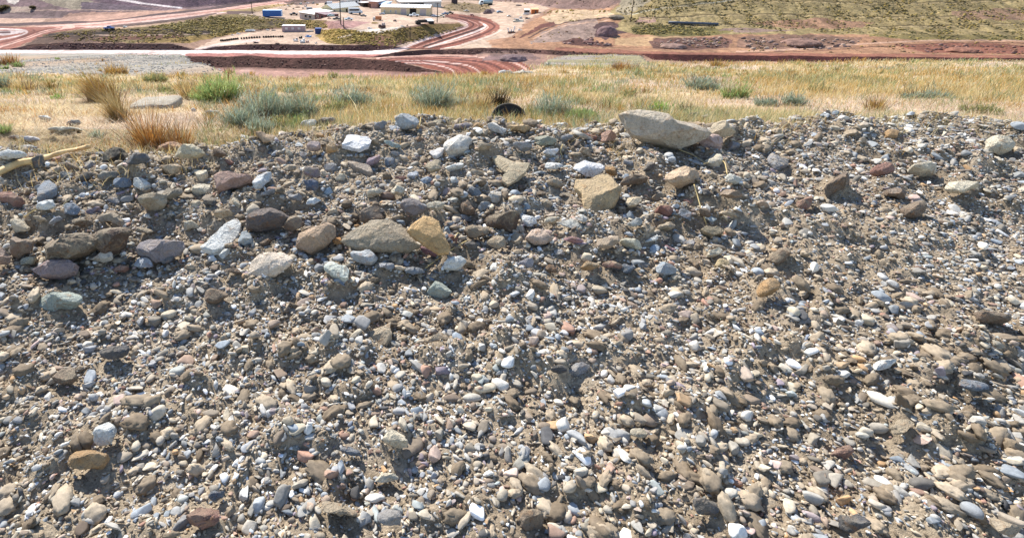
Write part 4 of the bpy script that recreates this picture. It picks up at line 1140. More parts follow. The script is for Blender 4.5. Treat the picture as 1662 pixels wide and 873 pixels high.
k3 = fbm(X3 * .9, Y3 * .9, 0, 3, 221) + g4.uniform(-.3, .3, len(X3)) > -.08; X3, Y3 = X3[k3], Y3[k3]
s3 = .024 + .036 * g4.random(len(X3)) ** 2.2
soilc = np.array([lin('#a0907a'), lin('#8c7d69'), lin('#b2a28b'), lin('#7d6e5b')])
X2, Y2, s2 = clear(X2, Y2, s2); X3, Y3, s3 = clear(X3, Y3, s3)
c1 = np.where(g4.random((len(X1), 1)) < .62, soilc[g4.integers(0, 4, len(X1))] * g4.uniform(.7, 1.25, (len(X1), 1)), PALC[g4.choice(len(PALC), len(X1), p=PALW)])
# clods of soil, in slightly darker tones
XC, YC = bank_points(42000, g4)
kc = fbm(XC * 1.1 + 5, YC * 1.1, 0, 3, 211) + g4.uniform(-.3, .3, len(XC)) > .0
XC, YC = XC[kc], YC[kc]
sC = .012 + .055 * g4.random(len(XC)) ** 6.5
XC, YC, sC = clear(XC, YC, sC)
clc = soilc[g4.integers(0, 4, len(XC))] * g4.uniform(.75, 1.1, (len(XC), 1))
# stones and crumbs banked up round the feet of the larger rocks
RX, RY, RS = [], [], []
for sp, ob in ROCKS:
    if ob is None: continue
    m_ = float(depth(ob.location.y, ob.location.z)) / F
    q = int(min(60, 10 + sp[2] * .5))
    t_ = g4.uniform(math.pi * .95, math.pi * 2.05, q)
    RX.append(ob.location.x + np.cos(t_) * sp[2] * .5 * m_ * g4.uniform(.85, 1.2, q)); RY.append(ob.location.y + np.sin(t_) * sp[3] * .55 * m_ * g4.uniform(.8, 1.25, q) - .01)
    RS.append(g4.uniform(.01, .03, q))
RX, RY, RS = np.concatenate(RX), np.concatenate(RY), np.concatenate(RS)
clr = np.where(g4.random((len(RX), 1)) < .6, soilc[g4.integers(0, 4, len(RX))], PALC[g4.choice(len(PALC), len(RX), p=PALW)])
A = [scatter(RX, RY, RS, 'clod', g4, .0, .6, color=clr), scatter(XC, YC, sC, 'clod', g4, .25, .6, color=clc), scatter(X1, Y1, s1, 1, g4, color=c1), scatter(X2, Y2, s2, 2, g4), scatter(X3, Y3, s3, 3, g4)]
off = 0; Vs, Fs, Cs = [], [], []
for v, f, c in A:
    Vs.append(v); Fs.append(f + off); Cs.append(c); off += len(v)
gv = mesh_np('gravel', np.concatenate(Vs), np.concatenate(Fs), M_GRAVEL, colors=np.concatenate(Cs))
tag(gv, 'loose mixed gravel covering the bank', 'gravel', kind='stuff')
# pebbles strewn over the grey flats and the near edge of the field
# ------------------------------------------------------------------ grass, shrubs, tufts
def blades(root, length, width, azim, lean, curl, color, tipcol=None):
    """root n x 3; each blade a tapered strip of three segments bending over in direction azim"""
    n = len(root)
    d = np.stack([np.cos(azim), np.sin(azim), np.zeros(n)], 1)
    side = np.stack([-np.sin(azim), np.cos(azim), np.zeros(n)], 1)
    # turn the flat of half the blades so that they show from every side
    tw = rng.uniform(-1, 1, n)
    side = side * np.sqrt(1 - tw[:, None] ** 2 * .8) + d * tw[:, None] * .9
    P = []
    p = root.copy(); a = lean.copy()
    ws = [1, .85, .6, .12]
    for k in range(4):
        w = (width * ws[k] * .5)[:, None]
        P += [p - side * w, p + side * w]
        if k < 3:
            p = p + (d * np.sin(a)[:, None] + np.array([0, 0, 1.0]) * np.cos(a)[:, None]) * (length / 3)[:, None]
            a = a + curl / 3
    V = np.stack(P, 1)
    base = (np.arange(n) * 8)[:, None]
    Fq = np.concatenate([base + np.array([[0, 1, 3, 2]]), base + np.array([[2, 3, 5, 4]]), base + np.array([[4, 5, 7, 6]])], 0)
    if tipcol is None: tipcol = color
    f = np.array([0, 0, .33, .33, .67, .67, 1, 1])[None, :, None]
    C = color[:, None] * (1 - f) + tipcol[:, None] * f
    return V.reshape(-1, 3), Fq, C.reshape(-1, 3)
def join(parts):
    off, V, Fx, C = 0, [], [], []
    for v, f, c in parts:
        V.append(v); Fx.append(f + off); C.append(c); off += len(v)
    return np.concatenate(V), np.concatenate(Fx), np.concatenate(C)

STRAW = [lin(c) for c in ('#ddca98', '#d4b97e', '#cba563', '#e0d3aa', '#bd9558', '#bcb084')]
gq = np.random.default_rng(31)
def field_ok(X, Y):
    d = depth(Y, field_plane(Y)); px = CX + F * X / d
    e = edgeY(px)
    flatL = (px < 420) & (Y > 19.2)
    flatR = (px > 845) & (Y > 33) | ((px > 800) & (px < 1060) & (Y > 27))
    return (px > -520) & (px < 2260) & (Y < e - .1), flatL | flatR, px
def field_samples(n, y0=3.0, y1=44.0, p=1.35):
    # density falls with distance about as fast as things shrink
    u = gq.random(n)
    Y = (y0 ** (1 - p) + u * (y1 ** (1 - p) - y0 ** (1 - p))) ** (1 / (1 - p))
    n = int(n * 1.45); u = gq.random(n); Y = (y0 ** (1 - p) + u * (y1 ** (1 - p) - y0 ** (1 - p))) ** (1 / (1 - p))
    px = gq.uniform(-510, 2250, n)
    X = (px - CX) / F * depth(Y, field_plane(Y))
    ok, bare, px = field_ok(X, Y)
    ok &= (Y > crestY(X) + .16)
    return X[ok], Y[ok], px[ok], bare[ok]
SH, TU = ('shrub', 'shrub'), ('grass_tuft', 'grass tuft')
PLANTS = [
 (172, 166, 84, 40, 'gold', 'big golden tussock of long grass bent over by the wind', TU, 2.9),
 (255, 238, 120, 62, 'orange', 'tall orange brown grass in front of the grey stone block', TU, None),
 (196, 196, 44, 34, 'straw', 'green and straw grass between the golden tussock and the stone block', TU, 2.6),
 (362, 167, 74, 42, 'green', 'fresh green bush with brown stems near the rusty stake', SH, None),
 (318, 160, 58, 34, 'straw', 'straw-coloured grass clump left of the fresh green bush', TU, None),
 (435, 194, 84, 36, 'sage', 'large grey green sage bush in the middle of the field', SH, None),
 (488, 192, 52, 34, 'sage', 'dark grey green sage bush touching the right side of the large sage', SH, None),
 (476, 182, 26, 24, 'brown', 'brown dry shoots rising between the two grey green sage bushes', TU, None),
 (392, 207, 60, 30, 'sage', 'pale sage bush in front of the large sage bush', SH, None),
 (418, 218, 40, 28, 'sage', 'small bluish sage behind the orange tan rock on the crest', SH, None),
 (448, 208, 40, 20, 'mix', 'yellow green low plant between the pale sage and the bright green mat', SH, None),
 (492, 207, 46, 20, 'green', 'bright green mat of leaves behind the white domed rock', SH, None),
 (438, 166, 26, 18, 'green', 'small green plant right of the fresh green bush', SH, None),
 (574, 172, 60, 30, 'sage', 'grey green sage with reddish stems behind the crest left of centre', SH, None),
 (516, 166, 26, 14, 'green', 'little dark green plant right of the sage bushes', SH, None),
 (470, 151, 18, 14, 'sage', 'tiny isolated sage plant in the straw grass', SH, None),
 (545, 180, 40, 20, 'mix', 'thin grey green shoots left of the sage with reddish stems', TU, None),
 (700, 178, 58, 32, 'sage', 'bluish green sage bush in the middle of the straw field', SH, None),
 (742, 172, 32, 18, 'sage', 'small bluish green sage right of the larger one in the straw field', SH, None),
 (678, 176, 14, 14, 'orange', 'short orange shoots at the foot of the bluish green sage', TU, None),
 (780, 176, 34, 26, 'straw', 'upright golden grass left of the black rubber disc', TU, None),
 (812, 174, 30, 40, 'dark', 'charred black tuft standing behind the black rubber disc', TU, None),
 (900, 188, 60, 22, 'sage', 'low grey green plant right of the black rubber disc', SH, None),
 (938, 192, 76, 26, 'green', 'wide low bright green plant behind the crest right of the disc', SH, None),
 (1072, 183, 26, 20, 'bright', 'vivid green grass tuft behind the huge boulder', TU, None),
 (1112, 182, 36, 17, 'dark', 'dark withered tuft right of the vivid green grass', TU, None),
 (1005, 182, 14, 20, 'gold', 'narrow yellow tuft left of the huge boulder', TU, None),
 (1020, 160, 40, 16, 'mix', 'green and brown low plant above the huge boulder', SH, None),
 (972, 150, 30, 11, 'green', 'small dark green plant in the right half of the field', SH, None),
 (950, 149, 16, 8, 'green', 'tiny green plant left of the small dark green one', SH, None),
 (944, 132, 20, 8, 'sage', 'tiny grey plant in the straw grass far back', SH, None),
 (1052, 152, 22, 16, 'brown', 'brown dry tuft above the vivid green grass', TU, None),
 (1140, 146, 60, 20, 'sage', 'grey scrubby bush in the right part of the field', SH, None),
 (1192, 160, 46, 26, 'green', 'rounded green bush in the field at the right end of the gravel crest', SH, None),
 (190, 121, 44, 17, 'gold', 'rounded golden bush on the edge of the grey gravel flat', SH, None),
 (221, 118, 14, 5, 'orange', 'tiny orange cushion right of the rounded golden bush', TU, None),
 (15, 105, 44, 15, 'orange', 'orange brown cushion bush on the gravel flat at far left', SH, None),
 (30, 109, 24, 9, 'green', 'small dark green cushion beside the orange brown bush', SH, None),
 (5, 113, 18, 8, 'green', 'second dark green cushion, cut by the left edge of the view', SH, None),
 (94, 97, 14, 5, 'green', 'tiny green cushion alone on the gravel flat', SH, None),
 (161, 116, 9, 9, 'straw', 'tiny pale tuft left of the rounded golden bush', TU, None),
 (166, 99, 10, 6, 'brown', 'tiny brown tuft far out on the gravel flat', TU, None),
 (8, 144, 30, 20, 'sage', 'grey green bush at the left edge of the field', SH, None),
 (42, 147, 52, 22, 'straw', 'straw and green clump right of the bush at the left edge', TU, None),
 (84, 148, 26, 20, 'gold', 'leaning straw tuft left of the golden tussock', TU, 2.6),
 (96, 160, 32, 11, 'bright', 'bright green low plant in front of the leaning straw tuft', SH, None),
 (6, 216, 26, 17, 'green', 'blue green plant in the short grass at far left', SH, None),
 (160, 222, 26, 12, 'sage', 'faint blue green plant left of the tall orange grass', SH, None),
 (252, 134, 44, 14, 'mix', 'thin green weeds behind the grey stone block', TU, None),
 (268, 150, 30, 14, 'mix', 'low green weeds just behind the right end of the stone block', TU, None),
 (372, 119, 24, 10, 'straw', 'straw tuft behind the rusty stake', TU, None),
 (409, 122, 12, 10, 'gold', 'small golden tuft on the skyline right of the stake', TU, None),
 (512, 127, 22, 9, 'straw', 'pale straw tuft on the edge above the red lower road', TU, None),
 (540, 127, 20, 10, 'mix', 'olive tuft on the edge above the red lower road', TU, None),
 (785, 121, 16, 8, 'gold', 'golden tuft on the edge in front of the red hairpin', TU, None),
 (886, 128, 16, 9, 'brown', 'brown cushion near the far edge of the field', TU, None),
 (1015, 116, 60, 14, 'orange', 'wide reddish straw clump at the far right edge of the field', TU, None),
 (1166, 108, 34, 10, 'gold', 'golden brown clump below the dark red scarp', TU, None),
 (618, 158, 18, 12, 'brown', 'small brown tuft in the straw left of the bluish green sage', TU, None),
]
# clumps
Xc, Yc, pc, bc = field_samples(15000)
keep = (~bc) | (gq.random(len(Xc)) < np.where(pc > 600, .3, .07))
patch = fbm(Xc * .55, Yc * .4, 0, 3, 301)
far_ = np.clip((Yc - 5) / 9, 0, 1)
keep &= (patch + gq.uniform(-.35, .35, len(Xc))) > (-.02 - .34 * far_ + .25 * (pc < 420) * (Yc < 11))
for q in PLANTS:
    if q[2] >= 26 and q[4] not in ('straw', 'gold', 'orange'):
        Pq = hit(q[0], q[1]); mq = float(depth(Pq.y, Pq.z)) / F
        keep &= ((Xc - Pq.x) / (q[2] * mq * .62)) ** 2 + ((Yc - Pq.y + q[2] * mq * .25) / (q[2] * mq * .62 + .1)) ** 2 > 1
Xc, Yc, pc, patch = Xc[keep], Yc[keep], pc[keep], patch[keep]
nb = gq.integers(7, 24, len(Xc))
rid = np.repeat(np.arange(len(Xc)), nb)
n = len(rid)
spread = (.05 + .012 * Yc[rid])
Xb = Xc[rid] + gq.normal(0, 1, n) * spread; Yb = Yc[rid] + gq.normal(0, 1, n) * spread
hb = (.05 + .009 * np.minimum(Yc, 12) + .10 * np.clip(patch, -.3, 1))[rid] * gq.uniform(.45, 1.35, n)
hb = hb * .82
hb = np.where((pc[rid] < 300) & (Yb < 9), hb * .6, hb)
hb = np.where((pc[rid] > 600) & (Yb > 8), hb * 1.25, hb)
wb = np.maximum(.0028, Yb * .00075) * gq.uniform(.7, 1.5, n)
tone = fbm(Xc * .3 + 9, Yc * .25, 0, 3, 303)
pal = np.array(STRAW)
ci = np.clip(((tone + .5) * 4 + gq.normal(0, .9, len(Xc))).astype(int), 0, 5)
cb = pal[ci[rid]] * gq.uniform(.75, 1.2, (n, 1))
orange = (pc < 330) & (Yc < 6.5) & (gq.random(len(Xc)) < .6)
cb = np.where(orange[rid][:, None], np.array(lin('#b5803f'))[None] * gq.uniform(.7, 1.2, (n, 1)), cb)
green = gq.random(len(Xc)) < (.14 + .34 * (fbm(Xc * .7, Yc * .5, 0, 2, 305) > .15))
cb = np.where(green[rid][:, None], np.array(lin('#9aa070'))[None] * gq.uniform(.7, 1.2, (n, 1)), cb)
zb_ = ground_z(Xb, Yb, False) - .01
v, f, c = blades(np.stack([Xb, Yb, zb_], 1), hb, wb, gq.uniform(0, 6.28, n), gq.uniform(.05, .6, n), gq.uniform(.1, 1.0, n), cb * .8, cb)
# short litter lying between the clumps
Xl, Yl, pl, bl = field_samples(110000, 3.0, 34, 1.4)
k = ~bl; Xl, Yl = Xl[k], Yl[k]; n = len(Xl)
cl = np.array([lin('#dccaa6'), lin('#c9b28c'), lin('#c8a482'), lin('#e4dabe'), lin('#a8917a')])[gq.integers(0, 5, n)] * gq.uniform(.7, 1.15, (n, 1))
v2, f2, c2 = blades(np.stack([Xl, Yl, ground_z(Xl, Yl, False)], 1), gq.uniform(.04, .13, n), np.maximum(.003, Yl * .0008), gq.uniform(0, 6.28, n), gq.uniform(.8, 1.45, n), gq.uniform(-.3, .4, n), cl)
# weeds: small grey, green and brown clumps all over the field
Xw, Yw, pw, bw = field_samples(3600, 3.4, 34, 1.3); kw = ~bw & ((pw > 330) | (Yw > 9)) & (fbm(Xw * .4, Yw * .3, 0, 3, 331) + gq.uniform(-.3, .3, len(Xw)) > 0)
Xw, Yw = Xw[kw], Yw[kw]; ridw = np.repeat(np.arange(len(Xw)), 34); n = len(ridw)
wr = (gq.uniform(.03, .09, len(Xw)) * (1 + Yw * .05))[ridw]; ox_, oy_ = gq.normal(0, .6, n) * wr, gq.normal(0, .6, n) * wr
wp = np.array([lin(q) for q in ('#98a58a', '#8b9a60', '#a5824e', '#a3a468', '#7c7a50', '#c09a58')])
cw = wp[gq.integers(0, 6, len(Xw))][ridw] * gq.uniform(.6, 1.15, (n, 1))
zw = ground_z(Xw, Yw, False)[ridw] - .01
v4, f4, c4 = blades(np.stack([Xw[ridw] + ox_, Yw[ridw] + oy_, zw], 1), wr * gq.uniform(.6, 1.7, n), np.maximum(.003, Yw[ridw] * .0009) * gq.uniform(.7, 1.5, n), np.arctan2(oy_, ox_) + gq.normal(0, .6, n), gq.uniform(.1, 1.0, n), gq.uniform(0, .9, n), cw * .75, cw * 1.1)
# stray wisps among the stones along the crest
ns = 420; pxs_ = gq.uniform(-40, 1700, ns); Xs = np.interp(pxs_, [p[0] for p in _crest], _cx); Ys_ = crestY(Xs) + gq.normal(-.05, .16, ns) - .25 * (pxs_ < 260) * gq.random(ns)
rid3 = np.repeat(np.arange(ns), 9); n = len(rid3)
X3_, Y3_ = Xs[rid3] + gq.normal(0, .025, n), Ys_[rid3] + gq.normal(0, .025, n)
v3, f3, c3 = blades(np.stack([X3_, Y3_, ground_z(X3_, Y3_, False) - .005], 1), gq.uniform(.03, .13, n), np.full(n, .0028), gq.uniform(0, 6.28, n), gq.uniform(.1, 1.1, n), gq.uniform(0, .9, n), pal[gq.integers(0, 6, n)] * gq.uniform(.7, 1.1, (n, 1)))
V_, F_, C_ = join([(v, f, c), (v2, f2, c2), (v3, f3, c3), (v4, f4, c4)])
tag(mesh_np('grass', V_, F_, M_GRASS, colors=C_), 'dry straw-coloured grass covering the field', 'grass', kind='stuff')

M_STEM = plain('twig_bark', '#6b5a44', .9)
def plant(px, py, w, h, kind, label, name='grass_tuft', cat='grass tuft', lean_dir=None, group=None, Y=None):
    """a tuft or low shrub whose foot shows at (px, py), w and h in pixels of the photograph"""
    P = hit(px, py)
    m = float(depth(P.y, P.z)) / F
    W_, H_ = w * m * 1.25, h * m * ((1.3 if h > 40 else 1.5) + .25 * (kind == 'sage'))
    g = np.random.default_rng(int(px * 7 + py * 131) % 100000)
    ob = empty(name, (P.x, P.y, P.z - .02))
    tag(ob, label, cat, group)
    pals = {'straw': ('#d3b97e', '#dec890', '#bd9c60', '#c8ae74'), 'gold': ('#cda25a', '#d8b368', '#b78a48', '#a8924e'), 'orange': ('#b57c3c', '#c18e4c', '#9c6a38', '#a88a55'),
            'sage': ('#a3ae98', '#95a38a', '#b0b8a2', '#869278'), 'green': ('#93ab64', '#a2b870', '#809758', '#adb87a'), 'bright': ('#7fae3e', '#90b84c', '#6a9438', '#a0b860'),
            'dark': ('#2c271f', '#3a3226', '#221e17', '#4a3e2c'), 'mix': ('#9aa068', '#8d9663', '#b8a468', '#7b8758'), 'brown': ('#9c7448', '#8a6a48', '#b08a58', '#7c6040')}
    pal = np.array([lin(c) for c in pals[kind]])
    shrub = kind in ('sage', 'green', 'bright', 'mix') and h > 6
    area = w * h
    n = int(np.clip(area * .55, 50, 1700))
    a = g.uniform(0, 6.28, n); q = np.sqrt(g.random(n))
    ed = W_ * .5 * .75
    rx = q * np.cos(a) * ed; ry = q * np.sin(a) * ed * .7
    nk = int(g.integers(5, 11)) if w > 22 else 3
    ka = g.uniform(0, 6.28, nk); kq = np.sqrt(g.random(nk)); kx, ky = kq * np.cos(ka) * ed * .85, kq * np.sin(ka) * ed * .6
    kh = g.uniform(.3, 1.2, nk) * (1 - .2 * kq); kr = g.uniform(.22, .5, nk)
    ki = g.integers(0, nk, n)
    lx, ly = rx * kr[ki], ry * kr[ki]
    rx, ry = kx[ki] + lx, ky[ki] + ly
    wid = np.maximum(.0022, P.y * .0008) * g.uniform(.7, 1.5, n)
    hh = H_ * kh[ki] * (1 - .4 * q ** 2) * g.uniform(.4, 1.25, n)
    col = pal[g.integers(0, 4, n)] * g.uniform(.75, 1.2, (n, 1))
    dry = g.random(n) < (.22 if kind in ('sage', 'green', 'mix', 'bright') else .0)
    col = np.where(dry[:, None], np.array(lin('#c2a468')) * g.uniform(.7, 1.2, (n, 1)), col)
    root = np.stack([rx * .85, ry * .85, np.full(n, .0)], 1)
    if lean_dir is not None:
        az = np.full(n, lean_dir) + g.normal(0, .5, n); ln = g.uniform(.2, 1.1, n); cu = g.uniform(.3, 1.0, n)
        root = np.stack([rx * .5, ry * .5, np.zeros(n)], 1); hh = hh * 1.65
    else:
        az = np.arctan2(ly, lx) + g.normal(0, .7, n); ln = .08 + .6 * q * g.uniform(.3, 1.4, n); cu = g.uniform(0, .8, n)
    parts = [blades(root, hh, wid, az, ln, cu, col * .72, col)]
    if shrub:                                             # leaves along the shoots
        m_ = n * 2
        i = g.choice(np.nonzero(~dry)[0], m_); t = g.uniform(.3, 1.0, m_)
        dirv = np.stack([np.cos(az[i]), np.sin(az[i]), np.zeros(m_)], 1)
        pos = root[i] + dirv * (np.sin(ln[i] + cu[i] * t * .5) * hh[i] * t)[:, None] + np.array([0, 0, 1.0]) * (np.cos(ln[i] + cu[i] * t * .5) * hh[i] * t)[:, None]
        c2 = pal[g.integers(0, 4, m_)] * g.uniform(.75, 1.25, (m_, 1))
        parts.append(blades(pos, np.full(m_, H_ * .16) * g.uniform(.6, 1.4, m_), np.maximum(.004, P.y * .0011) * np.ones(m_), g.uniform(0, 6.28, m_), g.uniform(.2, 1.3, m_), g.uniform(-.3, .6, m_), c2))
    v, f, c = join(parts)
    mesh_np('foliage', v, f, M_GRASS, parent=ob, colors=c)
    if w >= 24 and kind != 'dark':                         # dead stems and thatch at the foot
        k = int(np.clip(w * 1.6, 30, 150)); a = g.uniform(0, 6.28, k); q = np.sqrt(g.random(k))
        rt = np.stack([q * np.cos(a) * ed * .8, q * np.sin(a) * ed * .5, np.zeros(k)], 1)
        cc = np.array([lin('#7a6650'), lin('#8a745a'), lin('#5a4a3c')])[g.integers(0, 3, k)]
        v, f, c = blades(rt, H_ * g.uniform(.3, 1.0, k), np.maximum(.004, P.y * .001) * np.ones(k), a + g.normal(0, .6, k), g.uniform(.1, .9, k), g.uniform(0, .6, k), cc)
        mesh_np('stems', v, f, M_GRASS, parent=ob, colors=c)
    return ob
for px, py, w, h, kd, lb, (nm, ct_), ld in PLANTS:
    plant(px, py, w, h, kd, lb, nm, ct_, lean_dir=ld)
# beyond the photograph's right edge the field goes on in the same way
gx_ = np.random.default_rng(3)
for i, (px, py, w, h, kd, lb) in enumerate([(1265, 172, 80, 18, 'sage', 'grey green sage bush in the field, nearest to the vivid far right'), (1340, 150, 60, 12, 'mix', 'low green patch beyond the sage at the right end of the field'),
        (1420, 178, 40, 24, 'gold', 'golden tuft behind the crest at the right end of the bank'), (1500, 160, 95, 16, 'sage', 'wide pale sage bush near the right end of the field'), (1590, 182, 70, 14, 'mix', 'olive bush at the far right of the field'),
        (1290, 130, 30, 10, 'brown', 'flat brown cushion far back on the right of the field'), (1560, 132, 36, 12, 'straw', 'pale straw tuft far back on the right of the field')]):
    plant(px, py, w, h, kd, lb, *(('shrub', 'shrub') if kd in ('sage', 'green', 'mix') else ('grass_tuft', 'grass tuft')))

# --- low scrub dotting the slopes of the valley
gs = np.random.default_rng(41)
scrub_polys = [([(240, 44), (300, 35), (340, 27), (400, 24), (440, 31), (520, 35), (535, 45), (455, 45), (400, 50), (345, 61), (310, 56), (290, 50)], 3000, '#9a8858'), ([(70, 57), (180, 47), (290, 50), (310, 70), (200, 70), (100, 68)], 1300, '#85704e'),
 ([(520, 50), (548, 47), (580, 50), (615, 55), (600, 66), (560, 73), (530, 70)], 900, '#b09654'), ([(560, 56), (662, 46), (748, 40), (740, 49), (690, 63), (640, 76), (545, 71)], 1100, '#8a7644'),
 ([(1000, 20), (1050, -20), (1700, -20), (1700, 55), (1200, 55), (1030, 55)], 8000, '#827450'), ([(1020, 46), (1060, 40), (1200, 48), (1160, 58), (1030, 56)], 900, '#6b6440'),
 ([(400, 20), (440, 9), (500, 2), (470, 12)], 120, '#7d6c3c'), ([(718, 12), (735, 4), (790, 8), (800, 17), (725, 18)], 130, '#5c4f36'), ([(600, 5), (760, -3), (640, 1)], 80, '#5c4f46'),
 ([(880, 22), (905, 15), (1000, 18), (1005, 28), (900, 40)], 160, '#9a8446'), ([(1050, 72), (1065, 64), (1180, 62), (1180, 78), (1060, 80)], 130, '#6a5346'),
 ([(860, 70), (900, 34), (960, 34), (960, 62)], 60, '#8a6a50'), ([(1420, 50), (1560, 48), (1700, 56), (1700, 66), (1500, 66), (1410, 60)], 700, '#6b6440'), ([(1200, 60), (1400, 60), (1700, 70), (1700, 90), (1200, 84)], 260, '#7a6448'), ([(760, 2), (900, -20), (1000, -20), (990, 12), (900, 12)], 160, '#6a5650')]
sv, sf, sc_ = [], [], []; off = 0
v0, f0 = ICO[1]
for poly, n, hx in scrub_polys:
    xs = [p[0] for p in poly]; ys = [p[1] for p in poly]
    qx = gs.uniform(min(xs), max(xs), n * 3); qy = gs.uniform(min(ys), max(ys), n * 3)
    ok = inside(poly, qx, qy) & (fbm(qx * .03, qy * .12, 0, 4, 311) + gs.uniform(-.3, .3, len(qx)) > -.22); qx, qy = qx[ok][:n], qy[ok][:n]
    base = np.array(lin(hx))
    rws, YY_, ZZ_, ss_ = column(qx)
    Yq = np.zeros(len(qx)); zq = np.zeros(len(qx))
    t = tanp(qy)
    for k_ in range(len(ss_)):
        mm = qy <= rws[k_]
        Yk = (ss_[k_] * YY_[k_] - ZZ_[k_]) / (ss_[k_] + t); zk = -t * Yk
        Yq = np.where(mm, Yk, Yq); zq = np.where(mm, zk, zq)
    Xq = (qx - CX) / F * depth(Yq, zq)
    for x, y, z in zip(Xq, Yq, zq):
        r = (.12 + .45 * gs.random() ** 3) * (1 if y < 330 else 1.25)
        vv_ = v0 * (1 + .35 * gs.uniform(-1, 1, (len(v0), 1))) * np.array([r * gs.uniform(.8, 1.5), r, r * gs.uniform(.4, .7)]) + np.array([x, y, z + r * .2])
        sv.append(vv_); sf.append(f0 + off); off += len(v0)
        c = base * gs.uniform(.65, 1.3) + (np.array(lin('#a8904c')) - base) * (gs.random() < .35) * .7
        sc_.append(np.repeat(c[None], len(v0), 0))
tag(mesh_np('scrub', np.concatenate(sv), np.concatenate(sf), mat_attr('scrub_leaf', 3.0, .6, 1.4, .95, 5.0, .8, .1), colors=np.clip(np.concatenate(sc_), 0, .8)), 'low scrub dotting the valley slopes', 'scrub', kind='stuff')

# --- rubble lying along the scarps, the berms and the spoil bank, and pebbles on the grey flats
rub = []
def rub_add(poly, n, r0, r1, cols_):
    xs = [p[0] for p in poly]; ys = [p[1] for p in poly]
    qx = gs.uniform(min(xs), max(xs), n * 3); qy = gs.uniform(min(ys), max(ys), n * 3)
    ok = inside(poly, qx, qy); qx, qy = qx[ok][:n], qy[ok][:n]
    for a_, b_ in zip(qx, qy):
        P = far_pt(a_, b_); r = gs.uniform(r0, r1)
        v = PROT[2][gs.integers(0, 14)] * np.array([r * 1.3, r, r * .8]) + np.array(P) + np.array([0, 0, r * .2])
        rub.append((v, ICO[2][1], np.repeat(np.array(lin(cols_[gs.integers(0, len(cols_))]))[None] * gs.uniform(.7, 1.2), 42, 0)))
dk = ['#6f5047', '#66473f', '#80624f', '#8a6f62']
rub_add([(300, 93), (400, 92), (510, 96), (600, 99), (660, 107), (690, 115), (600, 113), (400, 108), (310, 107)], 170, .08, .34, dk)
rub_add([(330, 80), (400, 73), (560, 74), (640, 78), (640, 83), (400, 81)], 160, .1, .35, dk)
rub_add([(40, 80), (100, 70), (290, 73), (300, 81)], 120, .1, .35, dk)
rub_add([(640, 88), (760, 81), (860, 81), (1000, 88), (900, 88), (760, 88)], 160, .1, .35, dk)
rub_add([(1050, 72), (1110, 64), (1180, 62), (1180, 78)], 90, .2, .8, ['#a08678', '#8a7068', '#b59c88'])
rub_add([(1200, 62), (1400, 62), (1380, 80), (1220, 82)], 120, .2, .9, ['#a08678', '#8a7068', '#b59c88'])
rub_add([(1450, 72), (1690, 76), (1690, 88), (1500, 86)], 110, .2, .8, ['#8a6a60', '#a07866', '#6a4f4a'])
rub_add([(900, 72), (960, 64), (1000, 74)], 50, .2, .8, ['#8a6a60', '#c0a294'])
V_, F_, C_ = join(rub)
tag(mesh_np('rubble', V_, F_, M_TERR, colors=C_), 'broken rubble lying on the dark scarps and banks', 'rubble', kind='stuff')
Xp = gs.uniform(-26, 34, 60000); Yp = 19 + 42 * gs.power(1.0, 60000)
ok, bare, pxp = field_ok(Xp, Yp); k = ok & bare & (pxp > -60) & ((pxp < 420) | (gs.random(60000) < .25))
Xp, Yp = Xp[k][:13000], Yp[k][:13000]; n = len(Xp)
sz = .02 + .06 * gs.random(n) ** 2.5
zz = ground_z(Xp, Yp, False)
v = PROT[1][0][None] * (sz[:, None] * np.array([.7, .55, .4]))[:, None] * gs.uniform(.7, 1.3, (n, 1, 3)) + np.stack([Xp, Yp, zz], 1)[:, None]
fcs_ = (ICO[1][1][None] + (np.arange(n) * 12)[:, None, None]).reshape(-1, 3)
cc = np.array([lin('#9a948a'), lin('#aba397'), lin('#857c72'), lin('#bdb4a6'), lin('#8e8d8a')])[gs.integers(0, 5, n)]
tag(mesh_np('pebbles', v.reshape(-1, 3), fcs_, M_GRAVEL, colors=np.repeat(cc, 12, 0)), 'grey pebbles strewn over the gravel flats', 'pebbles', kind='stuff')
# ------------------------------------------------------------------ things lying about in the foreground
# rubber disc half sunk in the crest
P = hit(825, 194); P.z += .015; m = float(depth(P.y, P.z)) / F
M_RUB = plain('black_rubber', '#201f1e', .7, nscale=9, var=.55)
disc = empty('rubber_disc', (P.x, P.y, P.z))
tag(disc, 'black rubber disc half sunk in the crest of the bank', 'rubber disc')
b = MB(); N = 40; rw, rh = 27.5 * m, 23 * m
tilt = Matrix.Rotation(R(-28), 3, 'X')
def disc_ring(rs, yy): return [tilt @ Vector((rw * rs * math.cos(2 * math.pi * k / N) * (1 + .02 * math.sin(2 * math.pi * k / N * 3)), yy, rh * rs * math.sin(2 * math.pi * k / N))) for k in range(N)]
rings = [(.02, -.006), (.55, -.004), (.8, -.007), (.93, -.012), (1, 0.0), (1, .035), (.93, .045), (.02, .04)]
vs = [];
for rs, yy in rings: vs += disc_ring(rs, yy)
fs = [(i * N + k, i * N + (k + 1) % N, (i + 1) * N + (k + 1) % N, (i + 1) * N + k) for i in range(len(rings) - 1) for k in range(N)]
b.add(vs, fs); b.build('disc', M_RUB, disc, smooth=True)
b = MB(); b.tube([tilt @ Vector((rw * .97 * math.cos(t), -.008, rh * .97 * math.sin(t))) for t in np.linspace(-.1, math.pi + .1, 30)], .010, 6); b.build('rim', plain('dusty_rubber', '#4b4740', .85, nscale=12, var=.5), disc, smooth=True)

